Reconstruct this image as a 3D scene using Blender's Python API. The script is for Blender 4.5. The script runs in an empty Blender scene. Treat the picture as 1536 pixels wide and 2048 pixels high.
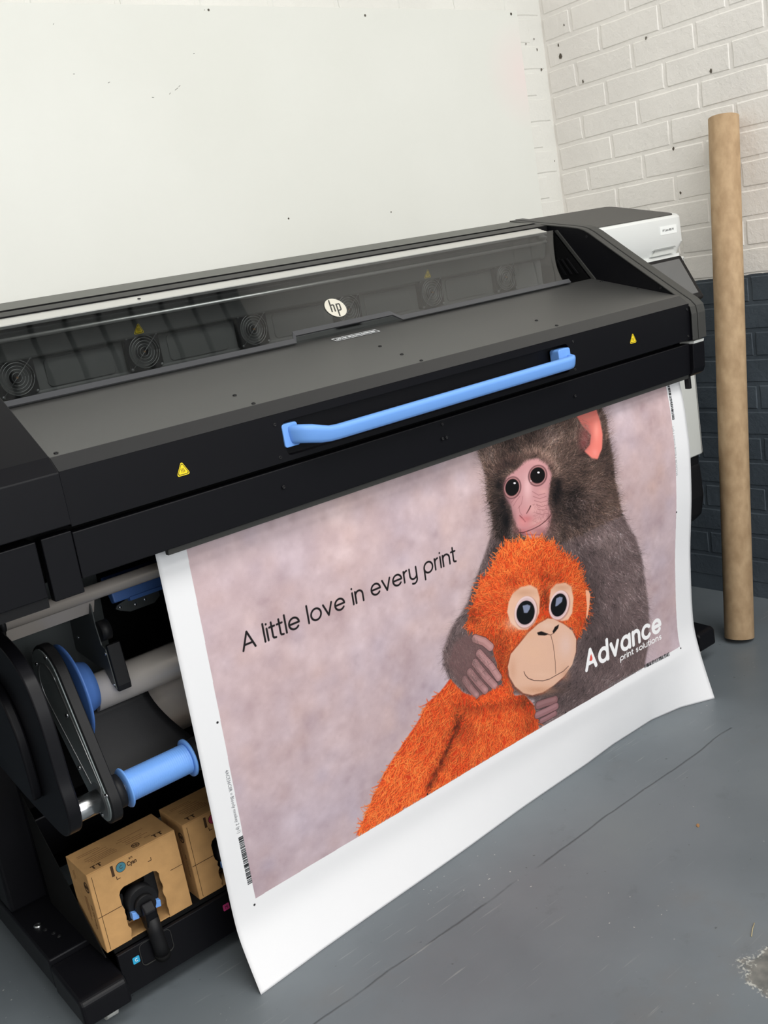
import bpy, bmesh, math, random
import numpy as np
from mathutils import Vector, Matrix

random.seed(7)
SC = bpy.context.scene
COL = SC.collection

# ------------------------------------------------------------------ camera
F_PX = 2014.0                      # focal length in pixels of the 1536 x 2048 frame
CAM_H = 1.35
PITCH, ROLL, YAW = math.radians(76.30), math.radians(-9.96), math.radians(-36.62)
CAM_R = Matrix.Rotation(YAW, 3, 'Z') @ Matrix.Rotation(PITCH, 3, 'X') @ Matrix.Rotation(ROLL, 3, 'Z')
CAM_P = Vector((0, 0, CAM_H))
cam_data = bpy.data.cameras.new('camera')
cam_data.sensor_fit = 'VERTICAL'
cam_data.sensor_height = 36.0
cam_data.sensor_width = 27.0
cam_data.lens = F_PX / 2048.0 * 36.0
cam_data.clip_start = 0.05
cam = bpy.data.objects.new('camera', cam_data)
COL.objects.link(cam)
cam.matrix_world = Matrix.Translation(CAM_P) @ CAM_R.to_4x4()
SC.camera = cam

# ------------------------------------------------------------------ world, lights, exposure
world = bpy.data.worlds.new('world')
SC.world = world
world.use_nodes = True
world.node_tree.nodes['Background'].inputs[0].default_value = (0.9, 0.95, 1.0, 1)
world.node_tree.nodes['Background'].inputs[1].default_value = 0.3
SC.view_settings.view_transform = 'Standard'
SC.view_settings.look = 'None'
SC.view_settings.gamma = 1.0
SC.view_settings.use_curve_mapping = False
SC.view_settings.exposure = -0.40

CEIL_Z = 4.2
def area_light(name, loc, rot, sx, sy, watts, color):
    d = bpy.data.lights.new(name, 'AREA')
    d.shape = 'RECTANGLE'; d.size = sx; d.size_y = sy; d.energy = watts; d.color = color
    o = bpy.data.objects.new(name, d); COL.objects.link(o)
    o.location = loc; o.rotation_euler = rot
    return o
# daylight: two long rooflights in the ceiling and the open loading door behind the camera
area_light('rooflight', (0.75, -0.8, CEIL_Z - 0.03), (0, 0, 0), 4.2, 1.6, 215, (1.0, 0.985, 0.955))
area_light('rooflight', (0.75, -3.4, CEIL_Z - 0.03), (0, 0, 0), 4.2, 1.4, 130, (1.0, 0.985, 0.955))
area_light('loading_door_daylight', (0.45, -4.9, 2.15), (math.radians(90), 0, 0), 4.6, 2.1, 215, (0.97, 0.985, 1.0))

# ------------------------------------------------------------------ helpers
def lin(c):
    def f(v):
        v /= 255.0
        return v / 12.92 if v <= 0.04045 else ((v + 0.055) / 1.055) ** 2.4
    return tuple(f(v) for v in c)

def unproject(px, py, axis, val):
    """Where the sight line through a pixel of the photo meets the plane axis = val."""
    d = CAM_R @ Vector(((px - 768) / F_PX, -(py - 1024) / F_PX, -1))
    t = (val - CAM_P[axis]) / d[axis]
    return CAM_P + t * d

def new_mat(name, color, rough=0.5, metal=0.0, spec=0.5, bump=0.0, bump_scale=200.0, var=0.0, var_scale=8.0, coat=0.0):
    m = bpy.data.materials.new(name); m.use_nodes = True
    nt = m.node_tree; b = nt.nodes['Principled BSDF']
    c = lin(color)
    b.inputs['Base Color'].default_value = (*c, 1)
    b.inputs['Roughness'].default_value = rough
    b.inputs['Metallic'].default_value = metal
    b.inputs['Specular IOR Level'].default_value = spec
    b.inputs['Coat Weight'].default_value = coat
    if var > 0:
        g = nt.nodes.new('ShaderNodeNewGeometry')
        n = nt.nodes.new('ShaderNodeTexNoise'); n.inputs['Scale'].default_value = var_scale; n.inputs['Detail'].default_value = 6
        r = nt.nodes.new('ShaderNodeValToRGB')
        r.color_ramp.elements[0].position = 0.3; r.color_ramp.elements[1].position = 0.72
        r.color_ramp.elements[0].color = (*[v * (1 - var) for v in c], 1)
        r.color_ramp.elements[1].color = (*[min(1, v * (1 + var)) for v in c], 1)
        nt.links.new(g.outputs['Position'], n.inputs['Vector'])
        nt.links.new(n.outputs['Fac'], r.inputs['Fac']); nt.links.new(r.outputs['Color'], b.inputs['Base Color'])
    if bump > 0:
        g = nt.nodes.new('ShaderNodeNewGeometry')
        n = nt.nodes.new('ShaderNodeTexNoise'); n.inputs['Scale'].default_value = bump_scale; n.inputs['Detail'].default_value = 3
        bp = nt.nodes.new('ShaderNodeBump'); bp.inputs['Strength'].default_value = bump; bp.inputs['Distance'].default_value = 0.001
        nt.links.new(g.outputs['Position'], n.inputs['Vector'])
        nt.links.new(n.outputs['Fac'], bp.inputs['Height']); nt.links.new(bp.outputs['Normal'], b.inputs['Normal'])
    return m

class MB:
    """Collects shapes; build() links them as ONE mesh object."""
    def __init__(s, auto=False): s.v = []; s.f = []; s.smooth = []; s.auto = auto
    def add(s, vs, fs, smooth=False):
        o = len(s.v); s.v += [tuple(v) for v in vs]
        s.f += [tuple(i + o for i in f) for f in fs]; s.smooth += [smooth] * len(fs)
        return s
    def box(s, x0, x1, y0, y1, z0, z1):
        v = [(x0,y0,z0),(x1,y0,z0),(x1,y1,z0),(x0,y1,z0),(x0,y0,z1),(x1,y0,z1),(x1,y1,z1),(x0,y1,z1)]
        return s.add(v, [(0,3,2,1),(4,5,6,7),(0,1,5,4),(1,2,6,5),(2,3,7,6),(3,0,4,7)])
    def prism(s, poly, a0, a1, axis=0):
        """Polygon in the two other axes (for X: (y,z); Y: (x,z); Z: (x,y)) swept along axis from a0 to a1."""
        def p(a, q):
            r = list(q); r.insert(axis, a); return tuple(r)
        n = len(poly)
        v = [p(a0, q) for q in poly] + [p(a1, q) for q in poly]
        f = [tuple(range(n)), tuple(range(2*n-1, n-1, -1))]
        f += [(i, i + n, (i+1) % n + n, (i+1) % n) for i in range(n)]
        return s.add(v, f)
    def tube(s, p0, p1, r0, r1=None, n=24, caps=True, smooth=True):
        r1 = r0 if r1 is None else r1
        p0, p1 = Vector(p0), Vector(p1); d = (p1 - p0).normalized()
        a = d.orthogonal().normalized(); b = d.cross(a)
        ring = lambda c, r: [c + (a * math.cos(t) + b * math.sin(t)) * r for t in [2*math.pi*i/n for i in range(n)]]
        s.add(ring(p0, r0) + ring(p1, r1), [(i, (i+1) % n, (i+1) % n + n, i + n) for i in range(n)], smooth)
        if caps:
            if r0 > 1e-6: s.add(ring(p0, r0), [tuple(range(n-1, -1, -1))])
            if r1 > 1e-6: s.add(ring(p1, r1), [tuple(range(n))])
        return s
    def lathe(s, origin, axis, prof, n=32, smooth=True):
        """prof: (distance along axis, radius)."""
        o = Vector(origin); d = Vector(axis).normalized(); a = d.orthogonal().normalized(); b = d.cross(a)
        v = []
        for t, r in prof:
            v += [o + d * t + (a * math.cos(2*math.pi*i/n) + b * math.sin(2*math.pi*i/n)) * r for i in range(n)]
        f = []
        for k in range(len(prof) - 1):
            f += [(k*n+i, k*n+(i+1) % n, (k+1)*n+(i+1) % n, (k+1)*n+i) for i in range(n)]
        return s.add(v, f, smooth)
    def ring_plate(s, outer, inner, a0, a1, axis=1):
        """Plate with a hole: outer and inner loops of equal length, swept along axis."""
        def p(a, q):
            r = list(q); r.insert(axis, a); return tuple(r)
        n = len(outer)
        v = [p(a0, q) for q in outer] + [p(a0, q) for q in inner] + [p(a1, q) for q in outer] + [p(a1, q) for q in inner]
        f = []
        for i in range(n):
            j = (i + 1) % n
            f += [(i, j, n+j, n+i), (2*n+i, 3*n+i, 3*n+j, 2*n+j), (i, 2*n+i, 2*n+j, j), (n+i, n+j, 3*n+j, 3*n+i)]
        return s.add(v, f)
    def grid(s, fn, nu, nv, smooth=True):
        v = [fn(i / nu, j / nv) for j in range(nv + 1) for i in range(nu + 1)]
        f = [(j*(nu+1)+i, j*(nu+1)+i+1, (j+1)*(nu+1)+i+1, (j+1)*(nu+1)+i) for j in range(nv) for i in range(nu)]
        return s.add(v, f, smooth)
    def sweep(s, pts, r, n=10, smooth=True):
        """Round bar along a polyline."""
        pts = [Vector(p) for p in pts]; rings = []
        prev = None
        for k, p in enumerate(pts):
            t = (pts[min(k+1, len(pts)-1)] - pts[max(k-1, 0)]).normalized()
            a = t.orthogonal().normalized() if prev is None else (prev - t * prev.dot(t)).normalized()
            prev = a; b = t.cross(a)
            rings += [p + (a * math.cos(2*math.pi*i/n) + b * math.sin(2*math.pi*i/n)) * r for i in range(n)]
        f = [(k*n+i, k*n+(i+1) % n, (k+1)*n+(i+1) % n, (k+1)*n+i) for k in range(len(pts)-1) for i in range(n)]
        f += [tuple(range(n-1, -1, -1)), tuple(range((len(pts)-1)*n, len(pts)*n))]
        return s.add(rings, f, smooth)
    def mesh(s, name, mat, recalc=True):
        me = bpy.data.meshes.new(name); me.from_pydata(s.v, [], s.f)
        me.polygons.foreach_set('use_smooth', s.smooth)
        if mat: me.materials.append(mat)
        if recalc:
            bm = bmesh.new(); bm.from_mesh(me); bmesh.ops.remove_doubles(bm, verts=bm.verts, dist=1e-6)
            bmesh.ops.recalc_face_normals(bm, faces=bm.faces); bm.to_mesh(me); bm.free()
        me.update()
        if s.auto: me.polygons.foreach_set('use_smooth', [True] * len(me.polygons)); me.set_sharp_from_angle(angle=math.radians(32))
        return me
    def build(s, name, mat, parent=None, bevel=0.0, seg=2, loc=None, recalc=True):
        o = bpy.data.objects.new(name, s.mesh(name, mat, recalc)); COL.objects.link(o)
        if parent is not None:
            o.parent = parent
            if loc is None: o.matrix_parent_inverse = Matrix.Translation(-origin_of(parent))
        if loc is not None: o.location = loc
        if bevel > 0:
            md = o.modifiers.new('bevel', 'BEVEL'); md.width = bevel; md.segments = seg
            md.limit_method = 'ANGLE'; md.angle_limit = math.radians(35)
        return o

def origin_of(o):
    v = Vector((0, 0, 0))
    while o is not None:
        v = v + o.location + (o.matrix_parent_inverse.translation if o.parent else Vector((0, 0, 0))); o = o.parent
    return v

def tag(o, label, cat, group=None):
    o['label'] = label; o['category'] = cat
    if group: o['group'] = group
    return o

def thing(name, loc, label, cat, group=None):
    o = bpy.data.objects.new(name, None); COL.objects.link(o); o.location = loc
    o.empty_display_size = 0.1
    return tag(o, label, cat, group)

def struct(o):
    o['kind'] = 'structure'; return o

def copy_part(src, parent, loc, rot=None, name=None):
    o = src.copy(); COL.objects.link(o); o.parent = parent
    o.matrix_parent_inverse = Matrix.Translation(-origin_of(parent))
    o.location = loc
    if rot: o.rotation_euler = rot
    return o

def rrect(cx, cy, w, h, r, n=5):
    pts = []
    for sx, sy, a0 in ((1, 1, 0), (-1, 1, 90), (-1, -1, 180), (1, -1, 270)):
        for k in range(n + 1):
            a = math.radians(a0 + 90 * k / n)
            pts.append((cx + sx * (w/2 - r) + r * math.cos(a), cy + sy * (h/2 - r) + r * math.sin(a)))
    return pts

def rect_like(cx, cy, w, h, n=5):
    """Rectangle loop with as many points as rrect(), for ring_plate."""
    pts = []
    for sx, sy in ((1, 1), (-1, 1), (-1, -1), (1, -1)):
        pts += [(cx + sx * w/2, cy + sy * h/2)] * (n + 1)
    return pts

def chaikin(pts, it=2):
    for _ in range(it):
        q = []
        for k in range(len(pts)):
            a, b = pts[k], pts[(k + 1) % len(pts)]
            q += [tuple(a[i] * 0.75 + b[i] * 0.25 for i in range(len(a))), tuple(a[i] * 0.25 + b[i] * 0.75 for i in range(len(a)))]
        pts = q
    return pts

def hull2(c0, r0, c1, r1, n=14):
    """Outline around two circles in a plane."""
    (x0, y0), (x1, y1) = c0, c1
    d = math.hypot(x1-x0, y1-y0); th = math.atan2(y1-y0, x1-x0); al = math.acos((r0-r1)/d)
    pts = [(x1 + r1*math.cos(th + al - 2*al*k/n), y1 + r1*math.sin(th + al - 2*al*k/n)) for k in range(n+1)]
    pts += [(x0 + r0*math.cos(th - al - (2*math.pi-2*al)*k/n), y0 + r0*math.sin(th - al - (2*math.pi-2*al)*k/n)) for k in range(n+1)]
    return pts

def text_mesh(body, size, mat, name, parent, M, extrude=0.0002, align='CENTER', sx=1.0, bold=0.0):
    """Flat lettering as a thin mesh; M places it (x right, y up, z out)."""
    cu = bpy.data.curves.new(name, 'FONT'); cu.body = body; cu.size = size; cu.extrude = extrude
    cu.align_x = align; cu.align_y = 'CENTER'; cu.resolution_u = 3; cu.offset = bold
    t = bpy.data.objects.new(name, cu); COL.objects.link(t)
    dg = bpy.context.evaluated_depsgraph_get(); dg.update()
    me = bpy.data.meshes.new_from_object(t.evaluated_get(dg)); me.name = name
    bpy.data.objects.remove(t); bpy.data.curves.remove(cu)
    me.transform(M @ Matrix.Diagonal((sx, 1, 1, 1)))
    me.materials.clear(); me.materials.append(mat)
    o = bpy.data.objects.new(name, me); COL.objects.link(o)
    if parent is not None:
        o.parent = parent; o.matrix_parent_inverse = Matrix.Translation(-origin_of(parent))
    return o

def frame_m(origin, xdir, ydir):
    x = Vector(xdir).normalized(); y = Vector(ydir).normalized(); z = x.cross(y).normalized(); y = z.cross(x)
    m = Matrix((x, y, z)).transposed().to_4x4(); m.translation = Vector(origin)
    return m

# ------------------------------------------------------------------ materials
M_BLACK = new_mat('black satin plastic', (13, 13, 17), 0.42, spec=0.2, bump=0.05, bump_scale=900)
M_BLACK2 = new_mat('black moulded plastic', (19, 19, 21), 0.55, spec=0.3, bump=0.12, bump_scale=500)
M_VOID = new_mat('matt black sheet', (9, 9, 10), 0.8, spec=0.2)
M_SHELF = new_mat('charcoal powder coat', (54, 54, 53), 0.40, spec=1.0, bump=0.06, bump_scale=900)
M_CABTOP = new_mat('charcoal hood panel', (68, 67, 65), 0.5, spec=0.4, bump=0.05, bump_scale=700)
M_CHAMFER = new_mat('black edge lightened for tilt', (34, 34, 35), 0.42, spec=0.6)  # the front cover's black, lightened in colour for its tilt to the light
M_GREY = new_mat('dark grey trim', (96, 97, 92), 0.5, spec=0.4)
M_DGREY = new_mat('charcoal trim', (60, 60, 58), 0.5, spec=0.4)
M_WHITE = new_mat('white moulded plastic', (222, 224, 222), 0.4, spec=0.4)
M_PALE = new_mat('pale grey plastic', (205, 207, 203), 0.45, spec=0.4)
M_ALU = new_mat('brushed aluminium', (225, 225, 222), 0.34, metal=0.75)
M_STEEL = new_mat('zinc plated steel', (190, 192, 194), 0.25, metal=1.0)
M_SHEET = new_mat('grey sheet metal', (176, 168, 161), 0.4, metal=0.25)
M_DSHEET = new_mat('dark steel sheet', (66, 70, 70), 0.45, metal=0.1)
M_INNER = new_mat('inner grey sheet', (96, 98, 97), 0.5, metal=0.1)
M_BLUE = new_mat('light blue plastic', (112, 162, 232), 0.42, spec=0.4)
M_DBLUE = new_mat('blue plastic', (74, 112, 178), 0.45, spec=0.4)
M_YELLOW = new_mat('yellow sticker', (245, 215, 30), 0.5)
M_INKBLACK = new_mat('black print', (14, 14, 14), 0.6)
M_INKWHITE = new_mat('white print', (235, 238, 240), 0.6)
M_LABEL = new_mat('white label', (238, 240, 238), 0.5)
M_CARD = new_mat('brown cardboard', (190, 148, 98), 0.85, spec=0.2, bump=0.15, bump_scale=300, var=0.10, var_scale=30)
M_CARDIN = new_mat('raw cardboard edge', (196, 158, 112), 0.9, spec=0.1, var=0.2, var_scale=120)
M_CARDINK = new_mat('brown ink', (72, 52, 36), 0.8, spec=0.2)
M_LOGO = new_mat('silver badge', (222, 218, 205), 0.35, metal=0.3)
M_SCREEN = new_mat('screen glass', (96, 96, 96), 0.12, spec=0.6)
M_CYAN = new_mat('cyan sticker', (40, 160, 205), 0.5)
M_CYAN2 = new_mat('printed cyan', (62, 122, 138), 0.7)
M_MAG = new_mat('magenta sticker', (190, 60, 120), 0.5)
M_MAG2 = new_mat('printed magenta', (176, 44, 84), 0.7)
M_RED = new_mat('red print', (222, 80, 66), 0.6)

# tinted window of the printer: smoked pane with a surface reflection
M_GLASS = bpy.data.materials.new('smoked acrylic'); M_GLASS.use_nodes = True
nt = M_GLASS.node_tree; nt.nodes.clear()
o_ = nt.nodes.new('ShaderNodeOutputMaterial'); mx = nt.nodes.new('ShaderNodeMixShader')
tr = nt.nodes.new('ShaderNodeBsdfTransparent'); tr.inputs[0].default_value = (0.62, 0.64, 0.64, 1)
gl = nt.nodes.new('ShaderNodeBsdfGlossy'); gl.inputs['Roughness'].default_value = 0.03; gl.inputs['Color'].default_value = (1, 1, 1, 1)
fr = nt.nodes.new('ShaderNodeFresnel'); fr.inputs['IOR'].default_value = 1.85   # both faces of the pane
nt.links.new(fr.outputs[0], mx.inputs[0]); nt.links.new(tr.outputs[0], mx.inputs[1]); nt.links.new(gl.outputs[0], mx.inputs[2])
nt.links.new(mx.outputs[0], o_.inputs[0])

# ------------------------------------------------------------------ setting: floor, walls, ceiling
WALL_X, WALL_Y = 2.985, 2.59
LEFT_X, FRONT_Y = -3.6, -5.0

def floor_material():
    m = bpy.data.materials.new('worn grey floor paint'); m.use_nodes = True
    nt = m.node_tree; L = nt.links; b = nt.nodes['Principled BSDF']
    g = nt.nodes.new('ShaderNodeNewGeometry'); P = g.outputs['Position']
    def noise(scale, detail=4, rough=0.5, vec=None):
        n = nt.nodes.new('ShaderNodeTexNoise'); n.inputs['Scale'].default_value = scale; n.inputs['Detail'].default_value = detail
        n.inputs['Roughness'].default_value = rough
        L.new(vec or P, n.inputs['Vector']); return n.outputs['Fac']
    def ramp(fac, stops):
        r = nt.nodes.new('ShaderNodeValToRGB'); e = r.color_ramp.elements
        e[0].position, e[0].color = stops[0][0], (*stops[0][1], 1); e[1].position, e[1].color = stops[-1][0], (*stops[-1][1], 1)
        for p, c in stops[1:-1]:
            k = e.new(p); k.color = (*c, 1)
        L.new(fac, r.inputs['Fac']); return r.outputs['Color']
    def mix(fac, a, bb, mode='MIX'):
        n = nt.nodes.new('ShaderNodeMix'); n.data_type = 'RGBA'; n.blend_type = mode
        if isinstance(fac, float): n.inputs[0].default_value = fac
        else: L.new(fac, n.inputs[0])
        for s, v in ((6, a), (7, bb)):
            if isinstance(v, tuple): n.inputs[s].default_value = (*v, 1)
            else: L.new(v, n.inputs[s])
        return n.outputs[2]
    def math_(op, a, bv=0.0):
        n = nt.nodes.new('ShaderNodeMath'); n.operation = op
        for k, v in ((0, a), (1, bv)):
            if isinstance(v, (int, float)): n.inputs[k].default_value = v
            else: L.new(v, n.inputs[k])
        return n.outputs[0]
    base = ramp(noise(2.3, 5), [(0.3, lin((96, 103, 108))), (0.55, lin((106, 113, 118))), (0.75, lin((112, 119, 122)))])
    # brownish scuffs
    sc = ramp(noise(1.6, 6, 0.65), [(0.56, (0, 0, 0)), (0.74, (1, 1, 1))])
    base = mix(math_('MULTIPLY', sc, 0.55), base, lin((104, 100, 97)))
    # stretched scratches
    mp = nt.nodes.new('ShaderNodeMapping'); mp.inputs['Rotation'].default_value = (0, 0, 0.6); mp.inputs['Scale'].default_value = (3, 60, 1)
    L.new(P, mp.inputs['Vector'])
    scr = ramp(noise(2.2, 3, 0.5, mp.outputs['Vector']), [(0.64, (0, 0, 0)), (0.72, (1, 1, 1))])
    gate = ramp(noise(3.1, 2), [(0.50, (0, 0, 0)), (0.62, (1, 1, 1))])
    base = mix(math_('MULTIPLY', math_('MULTIPLY', scr, gate), 0.5), base, lin((150, 153, 150)))
    # specks of grit and white paint
    sp = ramp(noise(110, 1, 0.3), [(0.755, (0, 0, 0)), (0.785, (1, 1, 1))])
    gate2 = ramp(noise(2.7, 3), [(0.52, (0, 0, 0)), (0.66, (1, 1, 1))])
    base = mix(math_('MULTIPLY', sp, gate2), base, lin((186, 186, 178)))
    sm_ = ramp(noise(9, 6, 0.7), [(0.27, (1, 1, 1)), (0.40, (0, 0, 0))])
    base = mix(math_('MULTIPLY', sm_, 0.45), base, lin((82, 88, 92)))
    dk = ramp(noise(60, 2, 0.4), [(0.215, (1, 1, 1)), (0.25, (0, 0, 0))])
    base = mix(math_('MULTIPLY', dk, 0.7), base, lin((58, 62, 64)))
    # hairline joint that runs along the front of the machine
    sep = nt.nodes.new('ShaderNodeSeparateXYZ'); L.new(P, sep.inputs[0])
    wob = math_('MULTIPLY', math_('SUBTRACT', noise(4.0, 4), 0.5), 0.035)
    d = math_('ABSOLUTE', math_('SUBTRACT', math_('ADD', sep.outputs['Y'], wob), 1.478))
    ln = ramp(d, [(0.0012, (1, 1, 1)), (0.0026, (0, 0, 0))])
    brk = ramp(noise(7.0, 3), [(0.36, (0, 0, 0)), (0.46, (1, 1, 1))])
    xin = math_('MULTIPLY', math_('GREATER_THAN', sep.outputs['X'], 0.7), math_('LESS_THAN', sep.outputs['X'], 2.12))
    lnf = math_('MULTIPLY', math_('MULTIPLY', ln, brk), xin)
    base = mix(math_('MULTIPLY', lnf, 0.85), base, lin((48, 52, 55)))
    # chipped patch of bare screed
    vd = nt.nodes.new('ShaderNodeVectorMath'); vd.operation = 'DISTANCE'; L.new(P, vd.inputs[0]); vd.inputs[1].default_value = (1.372, 0.905, 0)
    pd = math_('ADD', vd.outputs['Value'], math_('MULTIPLY', math_('SUBTRACT', noise(16, 5, 0.65), 0.5), 0.16))
    pf = ramp(pd, [(0.055, (1, 1, 1)), (0.066, (0, 0, 0))])
    rim = ramp(pd, [(0.050, (0, 0, 0)), (0.062, (1, 1, 1)), (0.074, (0, 0, 0))])
    base = mix(math_('MULTIPLY', pf, 0.8), base, ramp(noise(40, 5), [(0.3, lin((80, 81, 78))), (0.7, lin((126, 124, 117)))]))
    rs = ramp(noise(150, 2), [(0.5, (0, 0, 0)), (0.56, (1, 1, 1))])
    base = mix(math_('MULTIPLY', rim, math_('MULTIPLY', rs, 0.8)), base, lin((190, 190, 182)))
    L.new(base, b.inputs['Base Color'])
    rg = ramp(noise(3.0, 5), [(0.3, (0.34,) * 3), (0.7, (0.5,) * 3)])
    L.new(rg, b.inputs['Roughness'])
    b.inputs['Specular IOR Level'].default_value = 0.45
    bp = nt.nodes.new('ShaderNodeBump'); bp.inputs['Strength'].default_value = 0.25; bp.inputs['Distance'].default_value = 0.004
    h = math_('SUBTRACT', math_('ADD', math_('MULTIPLY', noise(6, 5), 0.6), math_('MULTIPLY', noise(40, 3), 0.12)), math_('ADD', lnf, math_('MULTIPLY', pf, 0.3)))
    L.new(h, bp.inputs['Height']); L.new(bp.outputs['Normal'], b.inputs['Normal'])
    return m

def wall_material(name, split=True, white=(246, 242, 236)):
    """Painted brickwork: white above, dark blue-grey below the paint line."""
    m = bpy.data.materials.new(name); m.use_nodes = True
    nt = m.node_tree; L = nt.links; b = nt.nodes['Principled BSDF']
    g = nt.nodes.new('ShaderNodeNewGeometry'); P = g.outputs['Position']
    def noise(scale, detail=4, rough=0.5):
        n = nt.nodes.new('ShaderNodeTexNoise'); n.inputs['Scale'].default_value = scale; n.inputs['Detail'].default_value = detail
        n.inputs['Roughness'].default_value = rough; L.new(P, n.inputs['Vector']); return n.outputs['Fac']
    def ramp(fac, a, ca, bb, cb):
        r = nt.nodes.new('ShaderNodeValToRGB'); e = r.color_ramp.elements
        e[0].position, e[0].color = a, (*ca, 1); e[1].position, e[1].color = bb, (*cb, 1); L.new(fac, r.inputs['Fac']); return r.outputs['Color']
    def mix(fac, a, bb):
        n = nt.nodes.new('ShaderNodeMix'); n.data_type = 'RGBA'; L.new(fac, n.inputs[0]); L.new(a, n.inputs[6]); L.new(bb, n.inputs[7]); return n.outputs[2]
    def math_(op, a, bv):
        n = nt.nodes.new('ShaderNodeMath'); n.operation = op
        for k, v in ((0, a), (1, bv)):
            if isinstance(v, (int, float)): n.inputs[k].default_value = v
            else: L.new(v, n.inputs[k])
        return n.outputs[0]
    wl = lin(white)
    wcol = ramp(noise(3, 4), 0.3, tuple(v * 0.95 for v in wl), 0.7, tuple(min(1, v * 1.04) for v in wl))
    pits = ramp(noise(46, 3, 0.6), 0.215, (1, 1, 1), 0.245, (0, 0, 0))
    wcol = mix(math_('MULTIPLY', pits, 0.75), wcol, ramp(noise(30, 1), 0.3, lin((96, 90, 82)), 0.7, lin((140, 134, 124))))
    dcol = ramp(noise(5, 5), 0.3, lin((66, 74, 82)), 0.7, lin((83, 92, 100)))
    sep = nt.nodes.new('ShaderNodeSeparateXYZ'); L.new(P, sep.inputs[0])
    edge = math_('ADD', sep.outputs['Z'], math_('MULTIPLY', math_('SUBTRACT', noise(14, 4), 0.5), 0.014))
    lo = math_('LESS_THAN', edge, 1.116)
    L.new(mix(lo, wcol, dcol), b.inputs['Base Color'])
    rgh = nt.nodes.new('ShaderNodeMath'); rgh.operation = 'MULTIPLY_ADD'; L.new(lo, rgh.inputs[0]); rgh.inputs[1].default_value = -0.22; rgh.inputs[2].default_value = 0.66
    L.new(rgh.outputs[0], b.inputs['Roughness']); b.inputs['Specular IOR Level'].default_value = 0.35
    bp = nt.nodes.new('ShaderNodeBump'); bp.inputs['Strength'].default_value = 0.8; bp.inputs['Distance'].default_value = 0.006
    h = math_('ADD', math_('MULTIPLY', noise(22, 5, 0.6), 0.6), math_('MULTIPLY', noise(90, 4, 0.6), 0.28))
    L.new(math_('SUBTRACT', h, math_('MULTIPLY', pits, 0.35)), bp.inputs['Height']); L.new(bp.outputs['Normal'], b.inputs['Normal'])
    return m

M_FLOOR = floor_material()
M_WALL = wall_material('painted brickwork')
M_WALLB = wall_material('white painted brickwork', white=(226, 225, 219))
M_PLAIN = new_mat('plain wall paint', (150, 150, 148), 0.8)
M_CEIL = new_mat('dark steel deck', (138, 140, 140), 0.7)

fl = struct(MB().box(LEFT_X, WALL_X + 0.1, FRONT_Y, WALL_Y + 0.1, -0.1, 0).build('floor', M_FLOOR))
wr = struct(MB().box(WALL_X, WALL_X + 0.12, FRONT_Y, WALL_Y + 0.12, 0, CEIL_Z).build('wall_right', M_WALL))
wb = struct(MB().box(LEFT_X, WALL_X, WALL_Y, WALL_Y + 0.12, 0, CEIL_Z).build('wall_back', M_WALLB))
wl_ = struct(MB().box(LEFT_X - 0.12, LEFT_X, FRONT_Y, WALL_Y, 0, CEIL_Z).build('wall_left', M_WALL))
# the wall behind the camera has the open loading door
wf = MB()
o_, i_ = rect_like((LEFT_X + WALL_X) / 2, CEIL_Z / 2, WALL_X - LEFT_X, CEIL_Z), rect_like(0.45, 2.15, 4.6, 2.1)
wf.ring_plate(o_, i_, FRONT_Y - 0.12, FRONT_Y, 1)
struct(wf.build('wall_front', M_PLAIN))
prof = [(LEFT_X, CEIL_Z + 0.2)]
x = LEFT_X
while x < WALL_X - 0.02:                     # steel deck: flat pans with deep narrow grooves
    prof += [(x, CEIL_Z), (min(x + 0.15, WALL_X), CEIL_Z), (min(x + 0.15, WALL_X), CEIL_Z + 0.12), (min(x + 0.18, WALL_X), CEIL_Z + 0.12), (min(x + 0.18, WALL_X), CEIL_Z)]; x += 0.18
prof += [(WALL_X + 0.1, CEIL_Z), (WALL_X + 0.1, CEIL_Z + 0.2)]
struct(MB().prism(prof, FRONT_Y, WALL_Y + 0.1, 1).build('ceiling', M_CEIL))

# bricks, each one a piece of its wall
COURSE, PITCHB, JOINT = 0.0885, 0.2405, 0.010
Z0 = 0.849 - 9 * COURSE                 # bottom joint line of the first course above the floor
def brick_mesh(name, w, mat, k):
    """Front face towards -Y, brick centred on x and z, back at y = 0."""
    rnd = random.Random(k); h = COURSE - JOINT; t = 0.0025; c = 0.0042
    j = lambda s: rnd.uniform(-s, s)
    nx, nz = 4, 2
    v = []; f = []
    xs = [-w/2 + c, -w/6, w/6, w/2 - c]; zs = [-h/2 + c, 0, h/2 - c]
    for z in zs:
        for x in xs:
            v.append((x + j(0.002), -t + j(0.0007), z + j(0.0018)))
    f += [(r*4+i, r*4+i+1, (r+1)*4+i+1, (r+1)*4+i) for r in range(2) for i in range(3)]
    loop = [0, 1, 2, 3, 7, 11, 10, 9, 8, 4]
    base = len(v)
    for i in loop:
        x, y, z = v[i]
        bx = -w/2 if i % 4 == 0 else (w/2 if i % 4 == 3 else x)
        bz = -h/2 if i < 4 else (h/2 if i > 7 else z)
        v.append((bx + j(0.0012), 0.001, bz + j(0.0015)))
    n = len(loop)
    f += [(loop[(i+1) % n], loop[i], base + i, base + (i+1) % n) for i in range(n)]
    mb = MB(); mb.add(v, f[:6], True); mb.add(v, f[6:], False)
    return mb.mesh(name, mat, recalc=False)
BR = [brick_mesh('brick', PITCHB - JOINT, M_WALL, k) for k in range(5)]
BRB = [brick_mesh('brick', PITCHB - JOINT, M_WALLB, 20 + k) for k in range(4)]
BRS = {}
def lay(parent, mesh, loc, rz):
    o = bpy.data.objects.new('brick', mesh); COL.objects.link(o); o.parent = parent
    o.location = loc; o.rotation_euler = (0, 0, rz)
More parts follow.
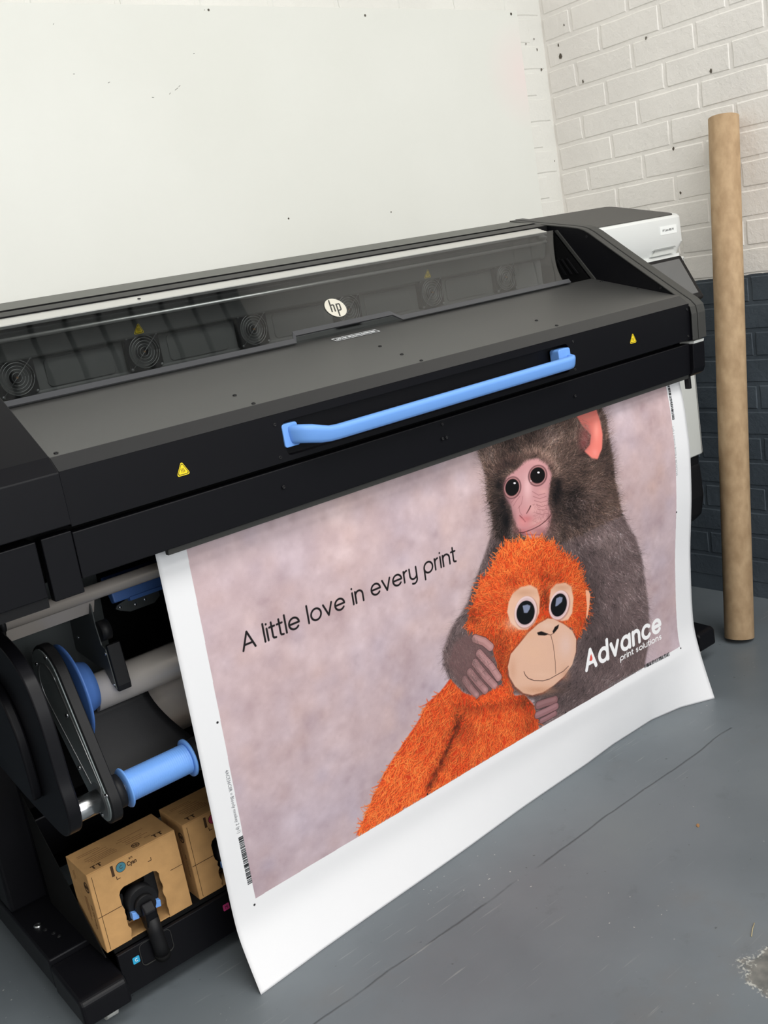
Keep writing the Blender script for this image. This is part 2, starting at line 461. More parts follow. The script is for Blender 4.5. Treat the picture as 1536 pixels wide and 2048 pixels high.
for c in range(0, 25):
    zc = Z0 + (c + 0.5) * COURSE
    if zc - COURSE/2 < -0.02: continue
    ph = 2.10 if c % 2 == 1 else 2.2175
    y = ph + 3 * PITCHB
    while y > 0.62:
        yc = y - PITCHB / 2; y -= PITCHB
        if yc - PITCHB/2 > WALL_Y - 0.04: continue
        if yc + PITCHB/2 > WALL_Y:               # cut brick at the corner
            w = WALL_Y - 0.004 - (yc - PITCHB/2) - JOINT; key = ('r', round(w, 3))
            if key not in BRS: BRS[key] = brick_mesh('brick', w, M_WALL, 80 + len(BRS))
            lay(wr, BRS[key], (WALL_X, yc - PITCHB/2 + JOINT/2 + w/2, zc), -math.pi/2); continue
        if zc > 1.95 and yc < 1.2: continue
        o = lay(wr, random.choice(BR), (WALL_X, yc, zc), -math.pi/2)
for c in range(9, 27):
    zc = Z0 + (c + 0.5) * COURSE
    ph = 2.80 if c % 2 == 0 else 2.92
    for k in range(-9, 2):
        xc = ph + k * PITCHB
        if xc + PITCHB/2 > WALL_X + 0.13 or xc + PITCHB / 2 < 0.9: continue
        if zc < 2.06 and xc < 2.75: continue
        if xc + PITCHB/2 > WALL_X - 0.01:        # cut brick at the corner
            w = WALL_X - 0.008 - (xc - PITCHB/2) - JOINT
            if w < 0.03: continue
            key = round(w, 3)
            if key not in BRS: BRS[key] = brick_mesh('brick', w, M_WALLB, 50 + len(BRS))
            lay(wb, BRS[key], (xc - PITCHB/2 + JOINT/2 + w/2, WALL_Y, zc), 0)
        else:
            lay(wb, random.choice(BRB), (xc, WALL_Y, zc), 0)

M_CHIP = new_mat('bare brick chip', (92, 84, 74), 0.9)
def chip(parent, p, nrm, r, k):
    rnd = random.Random(k); n = 9
    u = Vector((0, 0, 1)); w = Vector(nrm).cross(u)
    ring = [p + w * (r * rnd.uniform(0.35, 0.8) * math.cos(2*math.pi*i/n)) + u * (r * rnd.uniform(0.7, 1.25) * math.sin(2*math.pi*i/n)) for i in range(n)]
    MB().add(ring + [q + Vector(nrm) * 0.0008 for q in ring], [tuple(range(n)), tuple(range(2*n-1, n-1, -1))] + [(i, (i+1) % n, (i+1) % n + n, i + n) for i in range(n)]).build('paint_chip', M_CHIP, parent)
for k, (px, py, r) in enumerate(((1121, 112, 0.010), (1166, 163, 0.006), (1347, 297, 0.006), (1128, 50, 0.004), (1292, 76, 0.005), (1361, 386, 0.005), (1422, 142, 0.007), (1117, 90, 0.006))):
    chip(wr, unproject(px, py, 0, WALL_X - 0.0027), (-1, 0, 0), r, k)
for k, (px, py, r) in enumerate(((1083, 139, 0.005), (1074, 99, 0.005), (1115, 262, 0.010), (1068, 78, 0.003), (1109, 322, 0.003), (1052, 88, 0.003))):
    chip(wb, unproject(px, py, 1, WALL_Y - 0.0027), (0, -1, 0), r, 30 + k)

# ------------------------------------------------------------------ white sheet board screwed to the back wall
def board_material():
    m = new_mat('white board', (238, 238, 232), 0.38, spec=0.4)
    nt = m.node_tree; L = nt.links; b = nt.nodes['Principled BSDF']
    g = nt.nodes.new('ShaderNodeNewGeometry')
    n = nt.nodes.new('ShaderNodeTexNoise'); n.inputs['Scale'].default_value = 1.3; n.inputs['Detail'].default_value = 5
    L.new(g.outputs['Position'], n.inputs['Vector'])
    r = nt.nodes.new('ShaderNodeValToRGB'); e = r.color_ramp.elements
    e[0].position, e[0].color = 0.35, (*lin((222, 223, 216)), 1); e[1].position, e[1].color = 0.65, (*lin((227, 228, 222)), 1)
    L.new(n.outputs['Fac'], r.inputs['Fac'])
    # faint pink stain of wiped-off marker near the right-hand edge
    d = nt.nodes.new('ShaderNodeVectorMath'); d.operation = 'DISTANCE'; L.new(g.outputs['Position'], d.inputs[0]); d.inputs[1].default_value = (2.84, 2.578, 1.90)
    r2 = nt.nodes.new('ShaderNodeValToRGB'); e = r2.color_ramp.elements
    e[0].position, e[0].color = 0.02, (0.5, 0.5, 0.5, 1); e[1].position, e[1].color = 0.19, (0, 0, 0, 1); L.new(d.outputs['Value'], r2.inputs['Fac'])
    mx = nt.nodes.new('ShaderNodeMix'); mx.data_type = 'RGBA'; L.new(r2.outputs['Color'], mx.inputs[0]); L.new(r.outputs['Color'], mx.inputs[6]); mx.inputs[7].default_value = (*lin((240, 216, 216)), 1)
    L.new(mx.outputs[2], b.inputs['Base Color'])
    return m
M_BOARD = board_material()
BY = WALL_Y - 0.0085
board = tag(thing('wall_board', (1.2, BY, 0.9), 'large white sheet board screwed flat to the back wall above the printer', 'board'), 'large white sheet board screwed flat to the back wall above the printer', 'board')
MB().box(-0.6, 2.846, BY - 0.011, BY, 0.86, 2.107).build('panel', M_BOARD, board, bevel=0.0015)
M_SCREWB = new_mat('dull screw head', (96, 92, 84), 0.4, metal=0.6)
scr_src = None
for px, py, r in ((417, 20, 0.0032), (730, 31, 0.0036), (1022, 28, 0.0045), (577, 437, 0.0026), (782, 424, 0.0022)):
    p = unproject(px, py, 1, BY - 0.011)
    MB().lathe(p, (0, -1, 0), [(-0.001, r), (0.0012, r), (0.002, r*0.6), (0.0006, r*0.45), (0.0006, 0.0)], 12).build('screw', M_SCREWB, board)
for px, py, l, a in ((218, 165, 0.006, 0.4), (306, 195, 0.006, -0.1), (340, 187, 0.006, 0.7), (353, 178, 0.012, 0.5), (359, 172, 0.006, 0.6), (388, 107, 0.004, 0), (148, 148, 0.004, 0), (409, 20, 0.003, 0.2), (107, 48, 0.004, 0.8)):
    p = unproject(px, py, 1, BY - 0.0112)
    dx, dz = l * math.cos(a), l * math.sin(a)
    MB().prism([(p.x - dx/2, p.z - dz/2 - 0.0006), (p.x + dx/2, p.z + dz/2 - 0.0005), (p.x + dx/2, p.z + dz/2 + 0.0005), (p.x - dx/2, p.z - dz/2 + 0.0006)], p.y - 0.0003, p.y + 0.0005, 1).build('pen_mark', M_INKBLACK, board)

# ------------------------------------------------------------------ cardboard tube leaning on the right wall
def tube_material():
    m = new_mat('kraft cardboard tube', (178, 150, 118), 0.7, spec=0.25)
    nt = m.node_tree; L = nt.links; b = nt.nodes['Principled BSDF']
    tc = nt.nodes.new('ShaderNodeTexCoord')
    mp = nt.nodes.new('ShaderNodeMapping'); mp.inputs['Scale'].default_value = (26, 26, 15); L.new(tc.outputs['Object'], mp.inputs['Vector'])
    n = nt.nodes.new('ShaderNodeTexNoise'); n.inputs['Scale'].default_value = 1.5; n.inputs['Detail'].default_value = 6; L.new(mp.outputs[0], n.inputs['Vector'])
    r = nt.nodes.new('ShaderNodeValToRGB'); e = r.color_ramp.elements
    e[0].position, e[0].color = 0.3, (*lin((164, 136, 104)), 1); e[1].position, e[1].color = 0.7, (*lin((190, 162, 128)), 1)
    L.new(n.outputs['Fac'], r.inputs['Fac'])
    L.new(r.outputs['Color'], b.inputs['Base Color'])
    return m
M_TUBE = tube_material()
tb0, tb1 = Vector((2.634, 1.778, 0.009)), Vector((2.930, 1.868, 1.603))
tdir = (tb1 - tb0).normalized()
tl = (tb1 - tb0).length
tube_t = thing('cardboard_tube', tb0, 'tall empty brown cardboard tube leaning in the corner beside the printer', 'tube')
R_T = 0.0455
tq = tdir.to_track_quat('Z', 'Y')
mb = MB().lathe((0, 0, 0), (0, 0, 1), [(0, R_T - 0.006), (0, R_T - 0.0008), (0.001, R_T), (tl - 0.001, R_T), (tl, R_T - 0.0008), (tl, R_T - 0.006), (tl - 0.001, R_T - 0.0065), (0.001, R_T - 0.0065), (0, R_T - 0.006)], 48)
tube_o = mb.build('tube_wall', M_TUBE, tube_t, loc=(0, 0, 0)); tube_o.rotation_mode = 'QUATERNION'; tube_o.rotation_quaternion = tq

# ------------------------------------------------------------------ the large-format printer
PR = thing('large_format_printer', (1.4, 1.95, 0), 'long black and white large-format printer on a stand, printing a wide picture', 'printer')
XL, XR = 0.551, 2.250          # main cover between the two cheeks

# chassis behind the covers
MB().prism([(1.640, 0.945), (1.640, 1.10), (1.860, 1.165), (2.10, 1.165), (2.24, 1.36), (2.28, 1.36), (2.28, 0.945)], 0.12, 2.30).build('chassis', M_VOID, PR)

# lower front panel and its lip
MB().prism([(1.593, 0.9345), (1.588, 1.0155), (1.606, 1.0165), (1.612, 1.0165), (1.612, 0.9345)], XL, XR).build('lower_front_panel', M_BLACK, PR, bevel=0.0018)
MB().prism([(1.6005, 0.9235), (1.597, 0.9343), (1.611, 0.9343), (1.611, 0.9235)], XL + 0.16, XR - 0.002).build('bottom_lip', M_DGREY, PR)
MB().prism([(1.5935, 0.9120), (1.587, 1.0195), (1.606, 1.0205), (1.612, 1.0205), (1.612, 0.9120)], 0.4985, XL - 0.0012).build('end_panel', M_BLACK, PR, bevel=0.0018)
MB().prism([(1.5935, 0.9230), (1.587, 1.0185), (1.606, 1.0195), (1.639, 1.0195), (1.639, 0.9230)], 0.10, 0.4895).build('side_front_panel', M_BLACK, PR, bevel=0.0018)
MB().prism([(1.600, 0.905), (1.597, 0.9225), (1.66, 0.9225), (1.66, 0.905)], 0.10, 0.4895).build('side_panel_lip', M_BLACK2, PR)

# upper front cover with the handle recess
FY0, FY1 = 1.5825, 1.5785
n = 5
outer = rect_like((XL + XR) / 2, (1.0262 + 1.1180) / 2, XR - XL, 1.1180 - 1.0262, n)
inner = rrect((0.979 + 1.776) / 2, 1.0685, 1.776 - 0.979, 0.066, 0.009, n)
mb = MB()
yf = lambda z: FY0 + (FY1 - FY0) * (z - 1.0262) / (1.118 - 1.0262)
N = len(outer)
v = [(x, yf(z), z) for x, z in outer] + [(x, yf(z), z) for x, z in inner] + [(x, 1.603, z) for x, z in inner]
v += [(x, 1.636, z) for x, z in outer]
f = []
for i in range(N):
    j = (i + 1) % N
    f += [(i, j, N + j, N + i), (N + i, N + j, 2*N + j, 2*N + i), (3*N + i, 3*N + j, j, i)]
f.append(tuple(range(2*N, 3*N)))
mb.add(v, f)
mb.build('upper_front_cover', M_BLACK, PR)

# sloping shelf on top: chamfer, shelf and a darker strip under the window
MB().prism([(1.5785, 1.1182), (1.6038, 1.1398), (1.6038, 1.125), (1.592, 1.1182)], XL, XR).build('front_chamfer', M_CHAMFER, PR)
SH = MB().prism([(1.604, 1.1250), (1.604, 1.1400), (1.884, 1.2112), (1.884, 1.190), (1.606, 1.124)], XL, XR)
SH.build('shelf', M_SHELF, PR, bevel=0.0012)
MB().prism([(1.8845, 1.2030), (1.888, 1.2030), (1.96, 1.2030), (1.96, 1.190), (1.8845, 1.190)], XL, XR).build('shelf_back_strip', M_VOID, PR)

# shelf screws
def screw_mesh(name, r, mat):
    return MB().lathe((0, 0, 0), (0, 0, 1), [(-0.0005, r), (0.0010, r), (0.0018, r * 0.8), (0.0018, r * 0.42), (0.0004, r * 0.38), (0.0004, 0.0)], 14).mesh(name, mat)
SCREW = bpy.data.objects.new('screw', screw_mesh('screw', 0.0040, M_BLACK2))
def shelf_pt(px, py):
    d = CAM_R @ Vector(((px - 768) / F_PX, -(py - 1024) / F_PX, -1)); nn = Vector((0, -0.0668, 0.262)); p0 = Vector((0, 1.604, 1.14))
    return CAM_P + d * (nn.dot(p0 - CAM_P) / nn.dot(d))
sh_ang = math.atan2(0.0668, 0.262)
for x, y in ((1.367, 1.749), (1.361, 1.672), (1.361, 1.612), (0.946, 1.674), (0.946, 1.612), (1.786, 1.675), (1.786, 1.614), (0.567, 1.616), (2.236, 1.72), (2.236, 1.84)):
    copy_part(SCREW, PR, (x, y, 1.14 + (y - 1.604) * 0.0668 / 0.262), (sh_ang, 0, 0))
SCREWF = bpy.data.objects.new('screw', screw_mesh('screw', 0.0036, M_BLACK2))
for x, y, z in ((0.962, 1.5795, 1.099), (0.962, 1.583, 1.037), (1.795, 1.5795, 1.102), (1.795, 1.583, 1.037), (0.96, 1.588, 0.98), (1.79, 1.588, 0.975), (1.37, 1.588, 1.005), (1.365, 1.588, 0.975), (1.376, 1.588, 0.975), (2.24, 1.5785, 1.104), (2.24, 1.5825, 1.036)):
    copy_part(SCREWF, PR, (x, y, z), (math.radians(90), 0, 0))

# warning triangles
def triangle_sticker(parent, M, s):
    def tri(k, off):
        pts = []
        for a in (90, 210, 330):
            for da in (-22, -8, 8, 22):
                rr = k * (1.0 if abs(da) > 10 else 1.04)
                t = math.radians(a + da * 0.42)
                pts.append((rr * math.cos(t) * 0.92, rr * math.sin(t) - 0.12 * k, off))
        return pts
    def part(name, k, off, mat, par):
        mb = MB(); p0 = [M @ Vector((x * s, y * s, (off - 0.3) * 0.001)) for x, y, _ in tri(k, 0)]; p1 = [M @ Vector((x * s, y * s, off * 0.001)) for x, y, _ in tri(k, 0)]
        n = len(p0); mb.add(p0 + p1, [tuple(range(n, 2*n)), tuple(range(n-1, -1, -1))] + [(i, (i+1) % n, (i+1) % n + n, i + n) for i in range(n)])
        return mb.build(name, mat, par)
    st = part('warning_sticker', 1.0, 0.35, M_YELLOW, parent)
    # black line triangle and heat mark
    n = 12; A = tri(0.86, 0); B = tri(0.74, 0)
    pa = [M @ Vector((x * s, y * s, 0.00045)) for x, y, _ in A]; pb = [M @ Vector((x * s, y * s, 0.00045)) for x, y, _ in B]
    MB().add(pa + pb, [(i, (i+1) % n, n + (i+1) % n, n + i) for i in range(n)]).build('sticker_outline', M_INKBLACK, st, recalc=False)
    for k in (-0.2, 0.0, 0.2):
        MB().add([M @ Vector(((k + 0.06 * math.sin(q * 1.6)) * s + dx * s, (-0.36 + q * 0.14) * s, 0.00045)) for q in range(5) for dx in (-0.035, 0.035)], [(2*q, 2*q+1, 2*q+3, 2*q+2) for q in range(4)]).build('sticker_mark', M_INKBLACK, st, recalc=False)
    return st
triangle_sticker(PR, frame_m((0.763, yf(1.066) - 0.0002, 1.066), (1, 0, 0), (0, -0.04, 1)), 0.0135)
triangle_sticker(PR, frame_m((2.014, yf(1.069) - 0.0002, 1.069), (1, 0, 0), (0, -0.04, 1)), 0.0135)

# blue pull handle
HD = MB()
zc = 1.0600
path = [(0.990, 1.596, 1.0740), (0.998, 1.572, 1.0735), (1.008, 1.560, 1.0720), (1.022, 1.555, 1.0690), (1.042, 1.553, 1.0635), (1.060, 1.5525, 1.0600), (1.080, 1.5525, 1.0590), (1.40, 1.5525, 1.0600), (1.738, 1.5525, 1.0610), (1.752, 1.554, 1.0615), (1.762, 1.560, 1.0625), (1.766, 1.572, 1.0640), (1.767, 1.598, 1.0660)]
hs = [0.0175] * 4 + [0.0165, 0.0150, 0.0145, 0.0145, 0.0145, 0.0145, 0.0145, 0.0145, 0.0145]
prof = []
rings = []; K = 12
for k, p in enumerate(path):
    t = (Vector(path[min(k+1, len(path)-1)]) - Vector(path[max(k-1, 0)])).normalized()
    up = Vector((0, -0.25, 1)); up = (up - t * up.dot(t)).normalized(); sd = t.cross(up)
    h = hs[k]; w = 0.0085
    for i in range(K):
        a = 2 * math.pi * (i + 0.5) / K
        ca, sa = math.cos(a), math.sin(a)
        q = lambda c: math.copysign(abs(c) ** 0.55, c)
        rings.append(Vector(p) + up * (h * q(sa)) + sd * (w * q(ca)))
HD.add(rings, [(k*K+i, k*K+(i+1) % K, (k+1)*K+(i+1) % K, (k+1)*K+i) for k in range(len(path)-1) for i in range(K)], True)
HD.add(rings[:K], [tuple(range(K))]); HD.add(rings[-K:], [tuple(range(K))])
handle = HD.build('handle', M_BLUE, PR)
MB().prism(rrect(0.992, 1.0735, 0.034, 0.044, 0.005), 1.5775, 1.592, 1).build('handle_mount', M_BLUE, handle, bevel=0.001)
MB().prism(rrect(1.752, 1.0785, 0.040, 0.030, 0.006), 1.5700, 1.598, 1).build('handle_mount', M_BLUE, handle, bevel=0.002)

# ---- inside, behind the window
IY = 2.052
MB().prism([(1.96, 1.2025), (2.03, 1.2060), (IY, 1.215), (IY, 1.2835), (2.0325, 1.2860), (2.020, 1.335), (2.012, 1.344), (2.03, 1.352), (2.085, 1.375), (2.095, 1.365), (2.095, 1.190), (1.96, 1.190)], XL, XR - 0.012).build('inner_back_panel', M_INNER, PR, bevel=0.004)
MB().sweep([(XL + 0.01, 2.006, 1.3290), (XR - 0.03, 2.006, 1.3290)], 0.0045, 12).build('reflection_bar', M_ALU, PR)  # thin bright bar added to draw the reflected line behind the window
FANX = [0.675, 0.955, 1.234, 1.513, 1.792, 2.071]
fan_frame = MB()
fo = rrect(0, 0, 0.080, 0.076, 0.008); fi = [(0.034 * math.cos(2*math.pi*(i+0.5)/len(fo)), 0.034 * math.sin(2*math.pi*(i+0.5)/len(fo))) for i in range(len(fo))]
fan_frame.ring_plate(fo, fi, -0.014, 0.0, 1)
fan_me = fan_frame.mesh('fan', M_BLACK)
fan_objs = []
def circle(r, n=28): return [(r * math.cos(2*math.pi*k/n), -0.017, r * math.sin(2*math.pi*k/n)) for k in range(n + 1)]
def guard_mesh(r, w=0.0008):
    mb = MB(); mb.sweep(circle(r), w, 5); return mb.mesh('guard_ring', M_STEEL2)
M_STEEL2 = new_mat('dull wire', (150, 152, 152), 0.35, metal=0.8)
GR = [guard_mesh(r) for r in (0.010, 0.0165, 0.023, 0.0295, 0.035)]
BARM = MB().sweep([(-0.034, -0.0185, -0.032), (0.034, -0.0185, 0.032)], 0.0009, 6).mesh('guard_bar', M_STEEL2)
HUBM = MB().tube((0, -0.013, 0), (0, -0.002, 0), 0.012, n=16).mesh('fan_hub', M_BLACK2)
PINM = MB().tube((0, -0.0195, 0), (0, -0.013, 0), 0.0022, n=8).mesh('fan_pin', new_mat('brass pin', (170, 130, 90), 0.4, metal=0.8))
SCM = MB().lathe((0, 0, 0), (0, -1, 0), [(0.013, 0.0030), (0.017, 0.0030), (0.018, 0.002), (0.018, 0)], 8).mesh('screw', M_STEEL2)
for x in FANX:
    fo_ = bpy.data.objects.new('fan', fan_me); COL.objects.link(fo_); fo_.parent = PR
    fo_.matrix_parent_inverse = Matrix.Translation(-PR.location); fo_.location = (x, IY - 0.001, 1.254)
    for nm, me in [('guard_ring', g) for g in GR] + [('guard_bar', BARM), ('fan_hub', HUBM), ('fan_pin', PINM)]:
        q = bpy.data.objects.new(nm, me); COL.objects.link(q); q.parent = fo_
    for sx, sz in ((1, 1), (-1, 1), (1, -1), (-1, -1)):
        q = bpy.data.objects.new('screw', SCM); COL.objects.link(q); q.parent = fo_; q.location = (sx * 0.035, 0, sz * 0.033)
# pressed panels between the fans
for k in range(5):
    xm = (FANX[k] + FANX[k+1]) / 2
    MB().prism(rrect(xm, 1.250, 0.15, 0.058, 0.010), IY - 0.0025, IY + 0.002, 1).build('pressed_panel', M_INNER, PR, bevel=0.0015)
for x in (0.950, 1.780):
    triangle_sticker(PR, frame_m((x, 2.0278, 1.3025), (1, 0, 0), (0, -0.255, 1)), 0.0130)

# ---- smoked window
G0, G1 = Vector((0, 1.8715, 1.2112)), Vector((0, 1.990, 1.3575))
GN = Vector((0, -(G1 - G0).z, (G1 - G0).y)).normalized()
def gp(x, s, off=0.0):
    bulge = 0.004 * math.sin(math.pi * min(max(s, 0), 1))
    return Vector((x, 0, 0)) + G0.lerp(G1, s) + GN * (off - bulge)
def glass_sheet(fx0, fx1, s0, s1, nu, nv, th):
    mb = MB()
    for off in (0.0, -th):
        mb.grid(lambda u, w: gp(fx0(s0(u) + (s1(u) - s0(u)) * w) * (1 - u) + fx1(s0(u) + (s1(u) - s0(u)) * w) * u, s0(u) + (s1(u) - s0(u)) * w, off), nu, nv)
    return mb
def notch(x):
    """Lower edge of the window, stepped up over the finger opening."""
    if x < 1.236 or x > 1.545: return 0.012
    if x < 1.246: return 0.012 + 0.105 * (x - 1.236) / 0.010
    if x > 1.527: return 0.012 + 0.105 * (1.545 - x) / 0.018
    return 0.117
def right_edge(s): return 2.150 + 0.095 * s ** 1.35
mb = MB()
xs = sorted(set([XL + 0.006 + (2.15 - XL - 0.006) * i / 60 for i in range(61)] + [1.236, 1.2361, 1.246, 1.527, 1.545]))
v = []; NV = 14
for x in xs:
    b0 = notch(x) + 0.075
    for k in range(NV + 1):
        s = b0 + (1.0 - b0) * k / NV
        xx = x if x < 1.9 else 1.9 + (x - 1.9) / (2.15 - 1.9) * (right_edge(s) - 1.9)
        v.append(gp(xx, s))
f = [(i*(NV+1)+k, (i+1)*(NV+1)+k, (i+1)*(NV+1)+k+1, i*(NV+1)+k+1) for i in range(len(xs)-1) for k in range(NV)]
mb.add(v, f, True)
win = mb.build('window', M_GLASS, PR, recalc=False)
# folded hem along the lower edge
mb = MB(); v = []
for x in xs:
    b0 = notch(x)
    for k, (ds, off) in enumerate(((0.0, 0.0), (0.0, 0.0022), (0.075, 0.0010), (0.075, -0.001), (0.0, -0.0015))):
        s = b0 + ds
        xx = x if x < 1.9 else 1.9 + (x - 1.9) / (2.15 - 1.9) * (right_edge(s) - 1.9)
        v.append(gp(xx, s, off))
f = [(i*5+k, (i+1)*5+k, (i+1)*5+(k+1) % 5, i*5+(k+1) % 5) for i in range(len(xs)-1) for k in range(5)]
f += [tuple(range(5)), tuple(range((len(xs)-1)*5+4, (len(xs)-1)*5-1, -1))]
mb.add(v, f)
M_HEM = new_mat('smoked hem', (70, 71, 74), 0.35, spec=0.5)
mb.build('window_hem', M_HEM, win)

# round badge with the two slanted letters
BM = frame_m(gp(1.392, 0.405, 0.0012), (1, 0, 0), G1 - G0)
def bpt(x, y, z=0.0): return BM @ Vector((x, y, z))
RB = 0.0275
mb = MB(); nb = 40
mb.add([bpt(RB * math.cos(2*math.pi*i/nb), RB * math.sin(2*math.pi*i/nb), z) for z in (0.0, 0.0018) for i in range(nb)], [(i, (i+1) % nb, (i+1) % nb + nb, i + nb) for i in range(nb)] + [tuple(range(nb, 2*nb)), tuple(range(nb-1, -1, -1))])
badge = mb.build('badge', M_LOGO, win, bevel=0.0006)
def slab(pts, name, mat, parent, z0=0.0017, z1=0.0021):
    """Stroke of constant width along a polyline in badge space."""
    mb = MB()
    n = len(pts)
    mb.add([bpt(x, y, z) for z in (z0, z1) for x, y in pts], [tuple(range(n, 2*n)), tuple(range(n-1, -1, -1))] + [(i, (i+1) % n, (i+1) % n + n, i + n) for i in range(n)])
    return mb.build(name, mat, parent)
sl = 0.30
def S(x, y): return (x + sl * y, y)
w = 0.0038
M_LOGOINK = new_mat('badge letters', (58, 56, 52), 0.5)
# h
slab([S(-0.0150, -0.0110), S(-0.0112, -0.0110), S(-0.0112, 0.0255), S(-0.0150, 0.0230)], 'badge_letter', M_LOGOINK, badge)
slab([S(-0.0112, 0.0105), S(-0.0050, 0.0105), S(-0.0022, 0.0080), S(-0.0022, -0.0110), S(-0.0060, -0.0110), S(-0.0060, 0.0065), S(-0.0066, 0.0070), S(-0.0112, 0.0070)], 'badge_letter', M_LOGOINK, badge)
# p
slab([S(0.0020, -0.0255), S(0.0058, -0.0265), S(0.0058, 0.0105), S(0.0020, 0.0105)], 'badge_letter', M_LOGOINK, badge)
slab([S(0.0058, 0.0105), S(0.0120, 0.0105), S(0.0148, 0.0078), S(0.0148, -0.0082), S(0.0120, -0.0110), S(0.0058, -0.0110), S(0.0058, -0.0075), S(0.0104, -0.0075), S(0.0110, -0.0066), S(0.0110, 0.0062), S(0.0104, 0.0070), S(0.0058, 0.0070)], 'badge_letter', M_LOGOINK, badge)

# black sticker with white frame: DO NOT OPEN WHILE PRINTING
stp = Vector((1.384, 1.851, 1.14 + (1.851 - 1.604) * 0.255 + 0.0004))
SM = frame_m(stp, (1, 0, 0), (0, 0.262, 0.0668))
mb = MB(); w2, h2 = 0.063, 0.0105
def spt(x, y, z=0.0): return SM @ Vector((x, y, z))
mb.add([spt(x, y, z) for z in (-0.0008, 0.0003) for x, y in ((-w2, -h2), (w2, -h2), (w2, h2), (-w2, h2))], [(0,3,2,1), (4,5,6,7), (0,1,5,4), (1,2,6,5), (2,3,7,6), (3,0,4,7)])
sticker = mb.build('notice_sticker', M_INKBLACK, PR)
o1 = [(-w2, -h2), (w2, -h2), (w2, h2), (-w2, h2)]; o2 = [(-w2 + 0.002, -h2 + 0.002), (w2 - 0.002, -h2 + 0.002), (w2 - 0.002, h2 - 0.002), (-w2 + 0.002, h2 - 0.002)]
MB().add([spt(x, y, 0.0005) for x, y in o1 + o2], [(i, (i+1) % 4, 4 + (i+1) % 4, 4 + i) for i in range(4)]).build('sticker_frame', M_INKWHITE, sticker, recalc=False)
text_mesh('DO NOT OPEN WHILE PRINTING', 0.0096, M_INKWHITE, 'sticker_text', sticker, SM @ Matrix.Translation((0, -0.0002, 0.0005)), sx=0.76, bold=0.0003)

# ---- top rails behind the window
railm = MB().prism([(1.988, 1.3565), (1.995, 1.3592), (1.996, 1.3590), (2.004, 1.3630), (2.005, 1.3624), (2.014, 1.3670), (2.015, 1.3664), (2.0225, 1.3705), (2.0225, 1.353), (1.990, 1.350)], XL + 0.004, XR - 0.04)
railm.build('window_rail', M_ALU, PR)
for px, py in ((278, 598), (605, 545), (870, 500)):
    p = unproject(px, py, 1, 2.007)
    MB().tube((p.x, p.y, p.z - 0.002), (p.x, p.y - 0.0008, p.z + 0.0016), 0.0035, n=12).build('screw', M_BLACK2, PR)
MB().prism([(2.0230, 1.3735), (2.0290, 1.3742), (2.0290, 1.350), (2.0230, 1.350)], XL, XR).build('rail_gap_shade', M_VOID, PR)  # black strip painting the shade of the slot above the rail
MB().prism([(2.0295, 1.3742), (2.052, 1.3828), (2.052, 1.35), (2.0295, 1.35)], XL - 0.02, XR).build('hinge_strip', M_DGREY, PR)
MB().prism([(2.068, 1.3862), (2.0755, 1.3866), (2.0755, 1.36), (2.068, 1.36)], XL - 0.02, XR).build('hinge_gap_shade', M_VOID, PR)  # solid black strip standing in for the shade inside the gap
MB().prism([(2.076, 1.3868), (2.165, 1.4030), (2.30, 1.4030), (2.30, 1.35), (2.076, 1.35)], 0.12, XR + 0.001).build('top_cover', M_GREY, PR, bevel=0.0015)

# ---- right cheek: black side plate with a grooved rim that follows its outline
RIM = [(2.165, 1.4030), (2.06, 1.3800), (1.955, 1.3590), (1.915, 1.3500), (1.895, 1.3430), (1.875, 1.3310), (1.80, 1.2750), (1.70, 1.2015), (1.612, 1.1375), (1.590, 1.1220), (1.577, 1.1080), (1.5745, 1.0900), (1.5775, 1.0235)]
poly = RIM + [(1.640, 1.0235), (2.165, 1.0235)]
MB().prism(poly, XR + 0.0012, 2.3000).build('cheek_plate', M_BLACK, PR)
def rim_strip(x0, x1, lift, name, mat, pts=RIM, bev=0.0015):
    up = []
    for k, p in enumerate(pts):
        a = Vector(pts[max(k-1, 0)]); b = Vector(pts[min(k+1, len(pts)-1)]); t = (b - a).normalized()
        nrm = Vector((t.y, -t.x)); nrm = -nrm if nrm.y < 0 and k < 9 else nrm
        if k >= 9: nrm = Vector((-abs(nrm.x), nrm.y if nrm.y > 0 else 0)).normalized()
        up.append((p[0] + nrm.x * lift, p[1] + nrm.y * lift))
    v = []
    for (y, z), (yu, zu) in zip(pts, up):
        v += [(x0, y, z), (x0, yu, zu), (x1, yu, zu), (x1, y, z)]
    n = len(pts)
    f = [(k*4+i, k*4+(i+1) % 4, (k+1)*4+(i+1) % 4, (k+1)*4+i) for k in range(n-1) for i in range(4)] + [(0, 1, 2, 3), ((n-1)*4, (n-1)*4+3, (n-1)*4+2, (n-1)*4+1)]
    return MB().add(v, f).build(name, mat, PR, bevel=bev)
rim_strip(XR - 0.001, 2.2715, 0.0035, 'cheek_rim', M_DGREY)
rim_strip(2.2735, 2.306, 0.0048, 'cheek_rim', M_DGREY)
MB().prism([(1.5775, 1.0135), (1.5755, 1.0200), (1.62, 1.0200), (1.62, 1.0135)], XR + 0.004, 2.298).build('cheek_gap_trim', M_PALE, PR)
# lower half of the cheek
MB().prism([(1.578, 1.0130), (1.5815, 0.9480), (1.588, 0.9340), (1.602, 0.9270), (1.66, 0.9270), (1.66, 1.0130)], XR + 0.001, 2.302).build('cheek_lower_plate', M_BLACK, PR, bevel=0.002)
MB().box(2.2500, 2.2600, 1.600, 1.615, 0.895, 0.929).build('media_hook', M_BLACK2, PR, bevel=0.0015)
